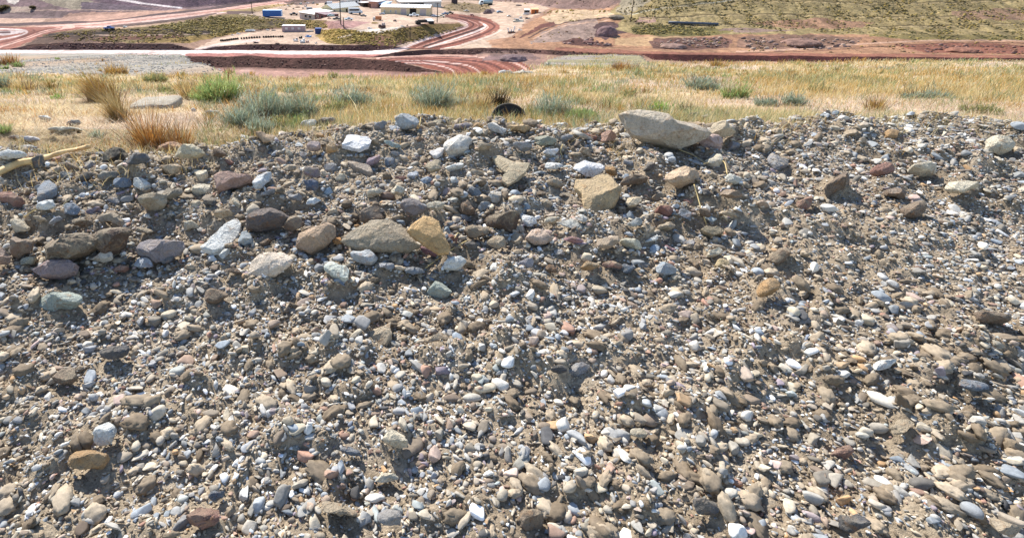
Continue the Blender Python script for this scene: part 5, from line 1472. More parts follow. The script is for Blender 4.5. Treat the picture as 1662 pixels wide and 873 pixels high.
M_WOOD = plain('peeled_wood', '#dcb982', .7, nscale=18, var=.22)
M_GWOOD = plain('weathered_wood', '#9b958a', .85, nscale=30, var=.3)
M_STRAWM = plain('straw_stem', '#cbb27a', .8, nscale=20, var=.15)
def stick(pts, rad, name, label, cat, mat, lift=.5, knots=True, n=10):
    ps = []
    for (x, y) in pts:
        P = hit(x, y); ps.append(P + Vector((0, 0, rad[0] * lift)))
    ps2 = [Vector(p) for p in curve([tuple(p) for p in ps], 6)]
    rr = np.interp(np.linspace(0, 1, len(ps2)), np.linspace(0, 1, len(rad)), rad)
    if knots:
        rr = rr * (1 + .10 * np.sin(np.arange(len(ps2)) * 1.3) + .06 * np.sin(np.arange(len(ps2)) * 2.9))
    b = MB(); b.tube(ps2, list(rr), n)
    o = b.build(name, mat, smooth=True)
    return tag(o, label, cat)
stick([(-14, 301), (10, 290), (35, 280), (62, 274), (84, 266), (105, 259), (126, 254), (147, 250)], [.020, .020, .019, .018, .014, .012, .012, .015], 'branch', 'pale peeled branch lying along the left end of the bank', 'branch', M_WOOD, 2.3, knots=False)
stick([(899, 206), (915, 212), (935, 219), (952, 227), (962, 232)], [.013, .016, .015, .013, .009], 'driftwood', 'grey weathered stick on the crest left of the huge boulder', 'stick', M_GWOOD, .8)
def stem(pts3, label, rad=.0022):
    """pts3: px, py, height above the ground in metres"""
    ps = [hit(x, y) + Vector((0, 0, hgt)) for x, y, hgt in pts3]
    b = MB(); b.tube([Vector(p) for p in curve([tuple(p) for p in ps], 5)], rad, 5)
    return tag(b.build('dry_stem', M_STRAWM, smooth=True), label, 'dry stem')
stem([(1122, 318, .06), (1128, 333, .05), (1136, 350, .03), (1146, 368, .01)], 'straight dry stem leaning on the dark gravel at the right', .003)
stem([(757, 398, .02), (735, 411, .02), (712, 425, .015), (690, 439, .01)], 'long dry stem lying below the orange slab', .003)
stem([(737, 402, .05), (742, 394, .05), (745, 389, .03)], 'short dry stem standing right of the orange slab', .002)
stem([(683, 203, .05), (681, 211, .03), (679, 214, .01), (690, 216, .01), (716, 222, .01)], 'kinked brown stem right of the rounded grey boulder', .003)
stem([(912, 243, .03), (909, 252, .02), (912, 258, .01), (906, 266, .01)], 'pale twisted stem above the white quartz rock', .003)
stem([(1100, 251, .03), (1125, 258, .02), (1147, 270, .01)], 'dry stem running down from under the huge boulder', .0025)
stem([(800, 373, .01), (840, 371, .02), (868, 370, .01)], 'thin dry stem lying in front of the dark root clod', .002)
stem([(1140, 272, .02), (1170, 272, .04), (1180, 287, .01)], 'curved dry stem above the long pinkish tan rock', .0025)
stem([(40, 357, .01), (60, 348, .02), (75, 341, .01)], 'grey dry stem above the brown mottled rock at left', .0025)
stem([(586, 196, .02), (575, 186, .12), (566, 178, .17)], 'bent pale stem rising from the crest left of centre', .002)
# roots sticking out of the clod
P0 = hit(816, 372)
# pale stone block in the field
P = hit(250, 176); m = float(depth(P.y, P.z)) / F
g = np.random.default_rng(9)
v, f = ICO[5]
L = np.sign(v) * np.abs(v) ** .42
for q in rnd_dirs(10, g):
    e = L @ q - g.uniform(1.12, 1.3); L = L - np.maximum(e, 0)[:, None] * q
L = L * np.array([36 * m, .24, 8 * m]); L[:, 2] += 3 * m
L[:, 2] += .05 * L[:, 0]
dsp = .02 * fbm(L[:, 0] * 5, L[:, 1] * 5, L[:, 2] * 9, 4, 12) + .02 * np.abs(fbm(L[:, 0] * 14, L[:, 1] * 14, L[:, 2] * 4, 3, 13)) * (L[:, 1] < -.2)
L = L + v * dsp[:, None]
blk = mesh_np('stone_block', L, f, M_ROCK)
blk.data.polygons.foreach_set('use_smooth', np.ones(len(blk.data.polygons), bool)); blk.data.set_sharp_from_angle(angle=R(30))
blk.location = (P.x, P.y + .1, P.z); blk.color = lin('#b8b0a0') + (1,)
tag(blk, 'large pale flat-topped stone block lying in the field', 'stone block')
# rusty stake
P = hit(370, 131); m = float(depth(P.y, P.z)) / F
b = MB(); b.tube([(0, 0, -.1), (.03, 0, 8 * m), (.06, 0, 13 * m)], [.03, .028, .024], 7)
o = b.build('stake', plain('rust', '#7a4a2c', .9)); o.location = P
tag(o, 'short rusty stake leaning at the far edge of the field', 'stake')

# ------------------------------------------------------------------ the camp in the valley
def mpp(P): return float(depth(P.y, P.z)) / F           # metres per photograph pixel
M_GLASS = plain('dark_glass', '#1d2328', .15, var=.1)
M_TYRE = plain('tyre_rubber', '#1a1a1a', .9)
M_WHITE = '#e6e5e1'
def building(A, Bp, h, depth_m, roof, wallc, roofc, name, label, openings=(), ridge=1.4, over=.4, endc=None, cat='building'):
    """A, Bp: pixels of the left and right foot of the front wall. openings: (u0, u1, z0, z1, kind)"""
    a, c = far_pt(*A), far_pt(*Bp)
    zb = min(a.z, c.z); a.z = c.z = zb
    L = (c - a).length; yaw = math.atan2(c.y - a.y, c.x - a.x)
    ob = empty(name, (a.x, a.y, zb - .15), yaw); tag(ob, label, cat)
    h = h + .15
    wm, rm = plain('wall_sheet', wallc, .7, nscale=.8), plain('roof_sheet', roofc, .5, nscale=.6, var=.06)
    b = MB()
    if roof == 'gable':
        b.prism([(0, 0), (depth_m, 0), (depth_m, h), (depth_m / 2, h + ridge), (0, h)], 0, L)
    else:
        b.box((L / 2, depth_m / 2, h / 2), (L, depth_m, h))
    b.build('wall', wm, ob)
    b = MB(); t = .18
    if roof == 'gable':
        s = ridge / (depth_m / 2)
        b.prism([(-over, h - over * s + .03), (depth_m / 2, h + ridge + .03), (depth_m + over, h - over * s + .03), (depth_m + over, h - over * s + .03 + t), (depth_m / 2, h + ridge + .03 + t), (-over, h - over * s + .03 + t)], -over, L + over)
    elif roof == 'shed':
        b.prism([(-over, h + .02), (depth_m + over, h + ridge), (depth_m + over, h + ridge + t), (-over, h + .02 + t)], -over, L + over)
        b.prism([(.02, h - .02), (depth_m - .02, h - .02), (depth_m - .02, h + ridge - .05)], .02, L - .02)
    else:
        b.box((L / 2, depth_m / 2, h + t / 2 + .003), (L + 2 * over, depth_m + 2 * over, t))
    b.build('roof', rm, ob)
    if roof == 'gable' and L > 12:                       # standing seams and a ridge cap
        b = MB(); s = ridge / (depth_m / 2); k_ = int(L / 1.2)
        for q in range(k_ + 1):
            x = -over + q * (L + 2 * over) / k_
            b.prism([(-over, h - over * s + t + .035), (depth_m / 2, h + ridge + t + .035), (depth_m / 2, h + ridge + t + .10), (-over, h - over * s + t + .10)], x - .05, x + .05)
        b.build('roof_seam', plain('seam_metal', '#b5b0a6', .5), ob)
    for u0, u1, z0, z1, kd in openings:
        nm, mt = {'door': ('door', plain('door_panel', '#b9a9a2', .6)), 'dark': ('doorway', plain('dark_opening', '#17130f', .9)), 'window': ('window', M_GLASS), 'plainwin': ('window', plain('pale_glass', '#8d989c', .2))}[kd]
        b = MB(); b.box(((u0 + u1) / 2 * L, -.03, .15 + (z0 + z1) / 2), ((u1 - u0) * L, .1, z1 - z0)); w = b.build(nm, mt, ob)
        if kd in ('door', 'window', 'plainwin'):
            fr = MB(); x0, x1 = u0 * L - .08, u1 * L + .08; zz0, zz1 = .15 + z0 - .08, .15 + z1 + .08
            fr.box(((x0 + x1) / 2, -.06, zz1), (x1 - x0, .1, .1)).box((x0, -.06, (zz0 + zz1) / 2), (.1, .1, zz1 - zz0 - .1)).box((x1, -.06, (zz0 + zz1) / 2), (.1, .1, zz1 - zz0 - .1))
            fr.build('frame', plain('frame_paint', '#d8d5cc', .5), w)
    return ob
building((618, 23.4), (697, 26.4), 3.4, 9, 'gable', '#dcc49a', '#e2dfd8', 'workshop', 'long cream workshop with white roof and three wide doors', ridge=.9, openings=[
    (.42, .525, 0.02, 2.9, 'door'), (.60, .73, 0.02, 3.0, 'dark'), (.81, .925, 0.02, 2.8, 'door'), (.07, .09, 1.2, 2.0, 'plainwin'), (.20, .215, 1.2, 2.0, 'plainwin'), (.30, .325, .02, 2.0, 'door')], cat='workshop')
building((650, 10.6), (716, 12.5), 3.0, 8, 'flat', '#cfcabf', '#efece6', 'long_shed', 'low white shed with dark open bays behind the cream workshop', [(.02, .17, .1, 2.3, 'dark'), (.22, .57, .1, 2.4, 'dark')], cat='shed')
building((651, 6.2), (671, 6.0), 1.4, 6, 'gable', '#d8d4ca', '#f0eee9', 'roofed_store', 'small white gabled roof rising behind the low white shed', ridge=1.2, cat='shed')
building((540, 19.6), (583, 20.6), 2.9, 7, 'gable', '#d6c8a0', '#cfccc4', 'office_building', 'cream office with rounded pale roof and a row of small windows', ridge=1.6, openings=[
    (.04, .09, 1.2, 2.1, 'window'), (.24, .29, 1.2, 2.1, 'window'), (.49, .545, 0.02, 2.2, 'dark'), (.63, .68, 1.2, 2.1, 'window'), (.82, .87, 1.2, 2.1, 'window')], cat='office')
building((563, 6.6), (587, 6.8), 2.6, 5, 'flat', '#dcd9d2', '#efeeea', 'site_cabin', 'white flat-roofed cabin on the rise behind the cream office', [(.1, .2, .9, 1.9, 'window'), (.3, .45, .9, 1.9, 'window'), (.6, .68, .9, 1.9, 'window'), (.8, .9, .02, 2, 'dark')], cat='cabin')
building((599, 13.4), (612, 13.8), 3.2, 6, 'flat', '#b08574', '#e9e2da', 'brick_store', 'small pink brick store with a white overhanging roof', [(.05, .2, .02, 2, 'dark')], over=.8, cat='store')
building((588, 11.6), (599, 12.2), 2.2, 5, 'flat', '#4a4038', '#e2dcd4', 'open_lean_to', 'dark open lean-to between the cream office and the brick store', [(.2, .8, .1, 1.8, 'dark')], cat='lean-to')
building((612, 13.2), (625, 13.6), 2.0, 5, 'shed', '#5f7fa4', '#a8c6e2', 'blue_shed', 'blue walled shed with pale blue roof left of the workshop', [(.1, .5, .1, 1.5, 'dark')], ridge=.9, cat='shed')
building((486.5, 30.4), (511, 31.8), 2.6, 9, 'shed', '#b3a294', '#efe8d8', 'brick_house', 'low brick house with a big pale cream roof on the terrace edge', [(.02, .12, .3, 2, 'door'), (.35, .5, .9, 1.9, 'window'), (.62, .8, .9, 1.9, 'window')], ridge=1.0, cat='house')
building((511.5, 31.6), (528, 29.0), 2.7, 6, 'flat', '#6b4440', '#7d5a54', 'maroon_annex', 'dark maroon annex joined to the low brick house', [(.2, .35, .9, 1.9, 'window'), (.6, .8, .02, 2, 'dark')], over=.15, cat='annex')

def container(A, Bp, h, d, col, name, label, cat, roofc=None, lights=0, ribs=True):
    a, c = far_pt(*A), far_pt(*Bp); c.y = a.y; c.x = (Bp[0] - CX) / F * float(depth(a.y, a.z)); zb = a.z - .05; a.z = c.z = zb
    L = (c - a).length; yaw = math.atan2(c.y - a.y, c.x - a.x)
    ob = empty(name, (a.x, a.y, zb), yaw); tag(ob, label, cat)
    b = MB(); b.box((L / 2, d / 2, h / 2 + .1), (L, d, h)); 
    if ribs:
        n = int(L / .6)
        for i in range(n): b.box(((i + .5) * L / n, -.035, h / 2 + .1), (L / n * .5, .06, h * .9))
    b.build('body', plain('container_paint', col, .5, var=.15), ob)
    b = MB(); b.box((L / 2, d / 2, h + .145), (L + .06, d + .06, .08)); b.build('roof', plain('container_roof', roofc or col, .5), ob)
    b = MB(); b.box((L - .0, d / 2, h / 2 + .1), (.1, d * .9, h * .86)); b.build('door', plain('container_door', roofc or col, .5), ob)
    for i in range(lights):
        b = MB(); u = (i + .7) / (lights + .6); b.box((u * L, -.05, h * .6), (L / lights * .35, .1, h * .35)); b.build('window', plain('cabin_window', '#cfc6c4', .3), ob)
    return ob
container((426.5, 27.6), (456.5, 29.6), 2.6, 3.6, '#2a5fa4', 'shipping_container', 'long bright blue shipping container with a pale roof', 'container', '#b9d6ee')
container((511.5, 55.6), (529.5, 55.6), 2.0, 2.4, '#1d3a78', 'shipping_container', 'short dark navy container in the dry grass below the terrace', 'container', '#2f559c')
container((458, 52.4), (495, 53.4), 2.4, 3.2, '#a98f90', 'site_trailer', 'long grey pink site trailer with a white roof by the pale yard', 'trailer', '#eeece8', lights=3, ribs=False)

def vehicle(px, py, wpx, kind, col, name, label, yaw=0.0, cat=None, ln=None):
    P = far_pt(px, py); m = mpp(P); L = wpx * m * 1.14
    s = L / 5.0
    ob = empty(name, (P.x, P.y, P.z), R(yaw)); tag(ob, label, cat or {'pickup': 'pickup truck', 'car': 'car', 'van': 'van'}[kind])
    prof = {'pickup': [(-2.5, .45), (2.5, .45), (2.5, .95), (1.1, 1.05), (.65, 1.7), (-.75, 1.7), (-.85, 1.05), (-2.5, 1.05)],
            'car': [(-2.3, .35), (2.3, .35), (2.35, .8), (1.1, .95), (.5, 1.5), (-1.2, 1.5), (-2.2, .95)],
            'van': [(-2.5, .4), (2.5, .4), (2.5, 1.1), (1.9, 1.3), (1.4, 2.1), (-2.45, 2.15)]}[kind]
    w = 1.85
    b = MB(); b.prism([(x * s, z * s) for x, z in prof], -w / 2 * s, w / 2 * s, 'y'); b.build('body', plain('car_paint', col, .3, var=.05), ob, bevel=.06 * s)
    win = {'pickup': (-.62, .55, 1.12, 1.55), 'car': (-1.1, .5, 1.0, 1.4), 'van': (-2.2, 1.3, 1.25, 1.8)}[kind]
    b = MB(); b.box(((win[0] + win[1]) / 2 * s, 0, (win[2] + win[3]) / 2 * s), ((win[1] - win[0]) * s, (w + .06) * s, (win[3] - win[2]) * s)); b.build('side_window', M_GLASS, ob)
    for x in (-1.5, 1.5):
        for y in (-1, 1):
            b = MB(); b.tube([(x * s, y * (w / 2 - .12) * s, .36 * s), (x * s, y * (w / 2 + .05) * s, .36 * s)], .37 * s, 12); b.build('wheel', M_TYRE, ob)
    return ob
VEH = [
 (577, 23.6, 20, 'van', '#d5d9da', 'van', 'silver minibus parked in front of the cream office', 8),
 (566, 33.4, 12, 'pickup', '#c3d3d8', 'pickup_truck', 'pale blue white pickup alone on the dirt below the cream office', 10),
 (546.5, 32.6, 11, 'pickup', '#20262e', 'pickup_truck', 'black pickup beside the power pole', 5),
 (537, 27.2, 11, 'car', '#c2d6d4', 'car', 'pale greenish white car at the left end of the cream office', 4),
 (531, 23.4, 11, 'car', '#8f9cb4', 'car', 'dusty blue car beside the brick house', -6),
 (534.5, 31.0, 6, 'car', '#a8564a', 'car', 'small faded red car left of the black pickup', 0),
 (477, 25.4, 12, 'pickup', '#243038', 'pickup_truck', 'dark pickup on the pale lot left of the brick house', 14),
 (620, 24.2, 9, 'car', '#aebccb', 'car', 'pale car nosed up to the left end of the workshop', 160),
 (672, 27.4, 14, 'pickup', '#dfe7ea', 'pickup_truck', 'white pickup parked before the dark workshop door', 4),
 (664, 26.8, 8, 'car', '#2a4652', 'car', 'dark teal car half hidden behind the white pickup', 4),
 (705, 27.6, 9, 'car', '#dfe2ea', 'car', 'white car at the right corner of the workshop', -4),
 (716, 28.6, 11, 'pickup', '#d8cfb8', 'pickup_truck', 'cream pickup right of the power pole by the workshop', -4),
 (722.5, 24.6, 10, 'pickup', '#5f7692', 'pickup_truck', 'blue pickup parked behind the cream one', 12),
 (730.5, 23.2, 10, 'pickup', '#262b26', 'pickup_truck', 'dark green pickup at the end of the parked row', 8),
 (811, 21.4, 10, 'car', '#7f98aa', 'car', 'blue grey car alone on the open dirt lot', 10),
 (177.5, 48.0, 14, 'pickup', '#3c5f9c', 'pickup_truck', 'blue truck stopped beside the long ramp on the left', 12),
 (766, 26, 7, 'car', '#8a3a3a', 'car', 'dark red car by the pile of spoil next to the hairpin', 0),
]
VEH += [
 (757, 19.6, 8, 'pickup', '#c9c4b8', 'pickup_truck', 'pale pickup on the slope between the parked row and the tanker truck', 6),
 (826, 27.6, 7, 'car', '#d8d4c8', 'car', 'off-white car on the open lot right of the blue grey car', 20),
 (646, 21.6, 8, 'car', '#9a3f38', 'car', 'red car nosed up to the workshop wall', 85),
 (590, 27.4, 9, 'pickup', '#4d5a5e', 'pickup_truck', 'grey pickup right of the silver minibus', -8),
 (515, 26.0, 9, 'car', '#cdcdc6', 'car', 'white car behind the low brick house', 2),
 (503, 17.4, 10, 'van', '#b9c2c4', 'van', 'grey van at the near side of the scrap row', 14)]
for a in VEH: vehicle(*a[:7], yaw=a[7])

def tanker(px, py, wpx, label):
    P = far_pt(px, py); m = mpp(P); L = wpx * m; s = L / 8.0
    ob = empty('tanker_truck', (P.x, P.y, P.z), R(188)); tag(ob, label, 'truck')
    pw = plain('truck_white', '#d6dfdf', .35, var=.06)
    b = MB(); b.tube([(-3.9 * s, 0, 2.1 * s), (-3.6 * s, 0, 2.1 * s), (1.3 * s, 0, 2.1 * s), (1.5 * s, 0, 2.1 * s)], [.7 * s, 1.25 * s, 1.25 * s, .8 * s], 16); b.build('tank', plain('tank_paint', '#b9cfcf', .35), ob, smooth=True)
    b = MB(); b.prism([(1.7 * s, .6 * s), (3.9 * s, .6 * s), (3.9 * s, 1.5 * s), (3.4 * s, 2.7 * s), (1.7 * s, 2.8 * s)], -1.15 * s, 1.15 * s, 'y'); b.build('cab', pw, ob)
    b = MB(); b.box((2.7 * s, 0, 2.1 * s), (1.1 * s, 2.36 * s, .7 * s)); b.build('cab_window', M_GLASS, ob)
    b = MB(); b.box((0, 0, .7 * s), (7.6 * s, .9 * s, .3 * s)); b.build('chassis', M_TYRE, ob)
    for x in (-3, -1.9, 2.8):
        for y in (-1, 1):
            b = MB(); b.tube([(x * s, y * .75 * s, .5 * s), (x * s, y * 1.15 * s, .5 * s)], .5 * s, 12); b.build('wheel', M_TYRE, ob)
tanker(788.5, 9.4, 23, 'white tanker truck at the top of the dirt lot')
def box_truck(px, py, wpx, cabc, boxc, label, yaw, name='box_truck'):
    P = far_pt(px, py); m = mpp(P); s = wpx * m / 6.5
    ob = empty(name, (P.x, P.y, P.z), R(yaw)); tag(ob, label, 'truck')
    b = MB(); b.box((-1.0 * s, 0, 1.9 * s), (4.2 * s, 2.2 * s, 2.2 * s)); b.build('cargo_box', plain('box_paint', boxc, .5), ob)
    b = MB(); b.prism([(1.2 * s, .5 * s), (3.1 * s, .5 * s), (3.1 * s, 1.3 * s), (2.6 * s, 2.3 * s), (1.2 * s, 2.4 * s)], -1.0 * s, 1.0 * s, 'y'); b.build('cab', plain('cab_paint', cabc, .4), ob)
    b = MB(); b.box((2.1 * s, 0, 1.8 * s), (.9 * s, 2.06 * s, .55 * s)); b.build('cab_window', M_GLASS, ob)
    b = MB(); b.box((0, 0, .62 * s), (6 * s, .8 * s, .25 * s)); b.build('chassis', M_TYRE, ob)
    for x in (-2.2, 2.2):
        for y in (-1, 1):
            b = MB(); b.tube([(x * s, y * .7 * s, .45 * s), (x * s, y * 1.05 * s, .45 * s)], .45 * s, 12); b.build('wheel', M_TYRE, ob)
box_truck(612, 34.0, 15, '#ece6dc', '#b9764a', 'white truck with an orange brown box on the lot below the workshop', 176)
box_truck(533, 9.2, 13, '#2a2d33', '#d9dde0', 'dark cabbed truck with a white box at the top of the lot', 190)
# kiosk on the right
def hut(px, py, wpx, h, wallc, roofc, label, name='hut', tilt=.0):
    P = far_pt(px, py); m = mpp(P); L = wpx * m; hh = h * m
    ob = empty(name, (P.x, P.y, P.z - .1), R(-6)); tag(ob, label, name.replace('_', ' '))
    b = MB(); b.box((0, 0, hh / 2), (L, L * .8, hh)); b.build('wall', plain('hut_wall', wallc, .7), ob)
    b = MB(); b.prism([(-L * .5, hh + .02), (L * .5, hh + .02 + tilt * L), (L * .5, hh + .16 + tilt * L), (-L * .5, hh + .16)], -L * .56, L * .56); b.build('roof', plain('hut_roof', roofc, .6), ob)
    b = MB(); b.box((L * .1, -L * .4, hh * .42), (L * .22, .1, hh * .8)); b.build('door', plain('hut_door', '#5d4a3c', .7), ob)
hut(867.5, 22.4, 11, 6.5, '#b4652f', '#d8b27c', 'orange walled kiosk with a tan roof right of the dirt lot', 'kiosk', .12)
hut(855, 21.4, 8, 4.5, '#2e3232', '#dfe0dc', 'small black hut with a white roof left of the orange kiosk', 'hut', .15)
# storage tank and dirt heaps
P = far_pt(737.5, 6.2); m = mpp(P)
o = empty('storage_tank', P); tag(o, 'dark purple brown storage tank above the parked row', 'tank')
b = MB(); b.tube([(0, 0, -.2), (0, 0, 7.5 * m)], 5 * m, 20); b.build('shell', plain('tank_rust', '#3f2e35', .6), o)
b = MB(); b.tube([(0, 0, 7.5 * m + .01), (0, 0, 7.5 * m + .2)], 5.1 * m, 20); b.build('lid', plain('tank_lid', '#54424a', .6), o)
def heap(px, py, w, h, hexc, label):
    P = far_pt(px, py); m = mpp(P); v, f = ICO[4]
    L = v.copy(); k = np.maximum(v[:, 2], -.15)
    L = np.stack([v[:, 0] * w / 2 * m, v[:, 1] * w / 2 * m * .8, k * h * m], 1)
    L = L * (1 + .25 * fbm(v[:, 0] * 2 + px, v[:, 1] * 2, v[:, 2] * 2, 4, 5))[:, None]
    o = mesh_np('dirt_heap', L, f, M_TERR, colors=np.array(lin(hexc))[None] * (1 + .3 * fbm(L[:, 0], L[:, 1], L[:, 2], 3, 6))[:, None], smooth=True); o.location = P
    tag(o, label, 'dirt heap')
heap(792, 22.4, 14, 7, '#6f5f5e', 'dark grey dirt heap beside the top of the hairpin')
heap(641, 35.4, 6, 3, '#8a7568', 'tiny brown dirt heap in front of the workshop')
heap(832, 98, 44, 9, '#7f6a68', 'rounded grey purple heap right of the lower hairpin')
heap(1092, 77, 40, 6, '#8d7266', 'low reddish heap in the hollow on the far right terrace')
heap(985, 57, 34, 14, '#7d6462', 'steep dark heap on the right hand terrace')
heap(1000, 30, 24, 5, '#7d7060', 'small grey green heap by the foot of the right hand pole')
heap(955, 70, 18, 4, '#7a5a52', 'low brown red heap on the right hand terrace')
heap(1300, 72, 60, 9, '#86695c', 'long brown heap on the terrace beyond the hollow with the broken slabs')
heap(1560, 84, 44, 7, '#8c6250', 'low reddish heap at the far end of the right hand terrace')
# poles
M_POLE = plain('pole_wood', '#4d4038', .9)
def pole(px, py_base, py_top, label, arm=True, arms=1):
    P = far_pt(px, py_base); m = mpp(P); h = (py_base - py_top) * m * 1.02
    o = empty('utility_pole', P); tag(o, label, 'utility pole')
    b = MB(); b.tube([(0, 0, -.5), (0, 0, h)], [.2, .14], 8); b.build('post', M_POLE, o)
    if arm:
        b = MB(); b.box((0, -.1, h * .95), (2.0, .14, .16)); b.build('crossarm', M_POLE, o)
    return o
pole(553, 40, -8, 'tall power pole standing below the cream office')
pole(558, 46, 30, 'short leaning-looking post below the tall power pole', False)
pole(709.5, 37, 7.5, 'power pole at the right corner of the workshop')
pole(665.5, 62, 45, 'short power pole on the grassy slope above the haul road', False)
pole(409.5, 23, 5, 'thin power pole beside the long ramp on the left')
pole(1023, 36, -12, 'tall power pole on the hillside at the right')
pole(618.5, 21, 14, 'small post at the left corner of the workshop', False)
# trailer with a dark load
P = far_pt(689, 40.2); m = mpp(P)
o = empty('flatbed_trailer', P, R(16)); tag(o, 'long dark flatbed trailer with a white sheet on its load', 'trailer')
L = 31 * m
b = MB(); b.box((0, 0, .95), (L, 2.4, .3)); b.build('bed', plain('trailer_dark', '#2c2624', .8), o)
b = MB(); b.box((-L * .12, 0, 1.5), (L * .45, 2.0, .75)).box((-L * .42, 0, 1.35), (L * .1, 1.6, .5)); b.build('load', plain('dark_load', '#3b332e', .9), o)
b = MB(); b.prism([(-1.2, 1.35), (1.2, 1.95), (1.2, 2.05), (-1.2, 1.45)], L * .08, L * .46); b.build('cover', plain('white_sheet', '#e2e0da', .7), o)
for x in (-.4, -.3, .32, .42):
    for y in (-1, 1):
        b = MB(); b.tube([(x * L, y * .8, .45), (x * L, y * 1.15, .45)], .45, 10); b.build('wheel', M_TYRE, o)
# the row of old tyres across the pale yard
proto = None
gt = np.random.default_rng(61)
t_pts = [(359, 66.6), (362, 66.5)] + [(365.5 + 3.4 * i, 66.0 - .42 * i) for i in range(7)] + [(392 + 4.2 * i, 62.9 - .27 * i) for i in range(8)] + [(428 + 4.0 * i, 60.8 - .16 * i) for i in range(5)] + [(448 + 3.6 * i, 60.2 - .05 * i) for i in range(4)]
for i, (x, y) in enumerate(t_pts):
    P = far_pt(x, y + 1.1)
    if proto is None:
        mbm = bmesh.new()
        Rr_, rr_, n1_, n2_ = .42, .34, 18, 8
        vv_ = [[mbm.verts.new(((Rr_ + rr_ * math.cos(q)) * math.cos(p), rr_ * 1.2 * math.sin(q), (Rr_ + rr_ * math.cos(q)) * math.sin(p))) for q in np.linspace(0, 2 * math.pi, n2_, endpoint=False)] for p in np.linspace(0, 2 * math.pi, n1_, endpoint=False)]
        for a_ in range(n1_):
            for b_ in range(n2_):
                mbm.faces.new((vv_[a_][b_], vv_[(a_ + 1) % n1_][b_], vv_[(a_ + 1) % n1_][(b_ + 1) % n2_], vv_[a_][(b_ + 1) % n2_]))
        me = bpy.data.meshes.new('tyre'); mbm.to_mesh(me); mbm.free(); me.materials.append(M_TYRE)
        proto = bpy.data.objects.new('tyre', me); o = proto
    else:
        o = proto.copy()
    COL.objects.link(o)
    o.location = P + Vector((0, 0, .3)); o.rotation_euler = (gt.uniform(-.2, .2), 0, gt.uniform(-.7, .7))
    s = gt.uniform(.5, .66); o.scale = (s, s, s)
    tag(o, 'old dark tyre standing in the row across the pale yard', 'tyre', 'old tyres standing in a row across the pale yard')
# scrap of many sorts
SCRAP = {'machine': [((0, 0, .5), (1.8, 1.2, .7)), ((.5, .1, 1.1), (.7, .8, .7)), ((-.7, -.2, .95), (.5, .5, .3))],
         'plates': [((0, 0, .12), (2.4, 1.0, .2)), ((.3, .5, .35), (1.8, .8, .18)), ((-.5, .3, .58), (1.2, .7, .2))],
         'beam': [((0, 0, .2), (3.2, .3, .3)), ((.3, .5, .2), (2.8, .3, .3)), ((0, .2, .5), (2.6, .3, .25))],
         'drum': [((0, 0, .5), (.8, .8, 1.0)), ((.9, .2, .5), (.8, .8, 1.0)), ((.4, -.3, .3), (.5, .5, .6))]}
def scrap(px, py, wpx, kind, cols_, label, name='scrap', yaw=0, cat=None):
    P = far_pt(px, py); m = mpp(P); s = wpx * m / 2.6
    o = empty(name, P, R(yaw)); tag(o, label, cat or name.replace('_', ' '))
    nms = {'machine': ('base', 'housing', 'motor'), 'plates': ('plate', 'plate', 'plate'), 'beam': ('beam', 'beam', 'beam'), 'drum': ('drum', 'drum', 'drum')}[kind]
    for (c, d), nm, hx in zip(SCRAP[kind], nms, cols_ * 3):
        c = Vector(c) * s; d = [q * s for q in d]; b = MB()
        if kind == 'drum': b.tube([c - Vector((0, 0, d[2] / 2)), c + Vector((0, 0, d[2] / 2))], d[0] / 2, 12)
        else: b.box(c, d, rz=.3 * (c.x + c.y))
        b.build(nm, plain('scrap_paint', hx, .7), o, bevel=0 if kind == 'drum' else .05 * s)
W1, G1, D1, RU, YE, BL, GN = '#dcdad4', '#9a9894', '#2f2c2a', '#8a5a44', '#c9a65c', '#3f74a8', '#8fa89a'
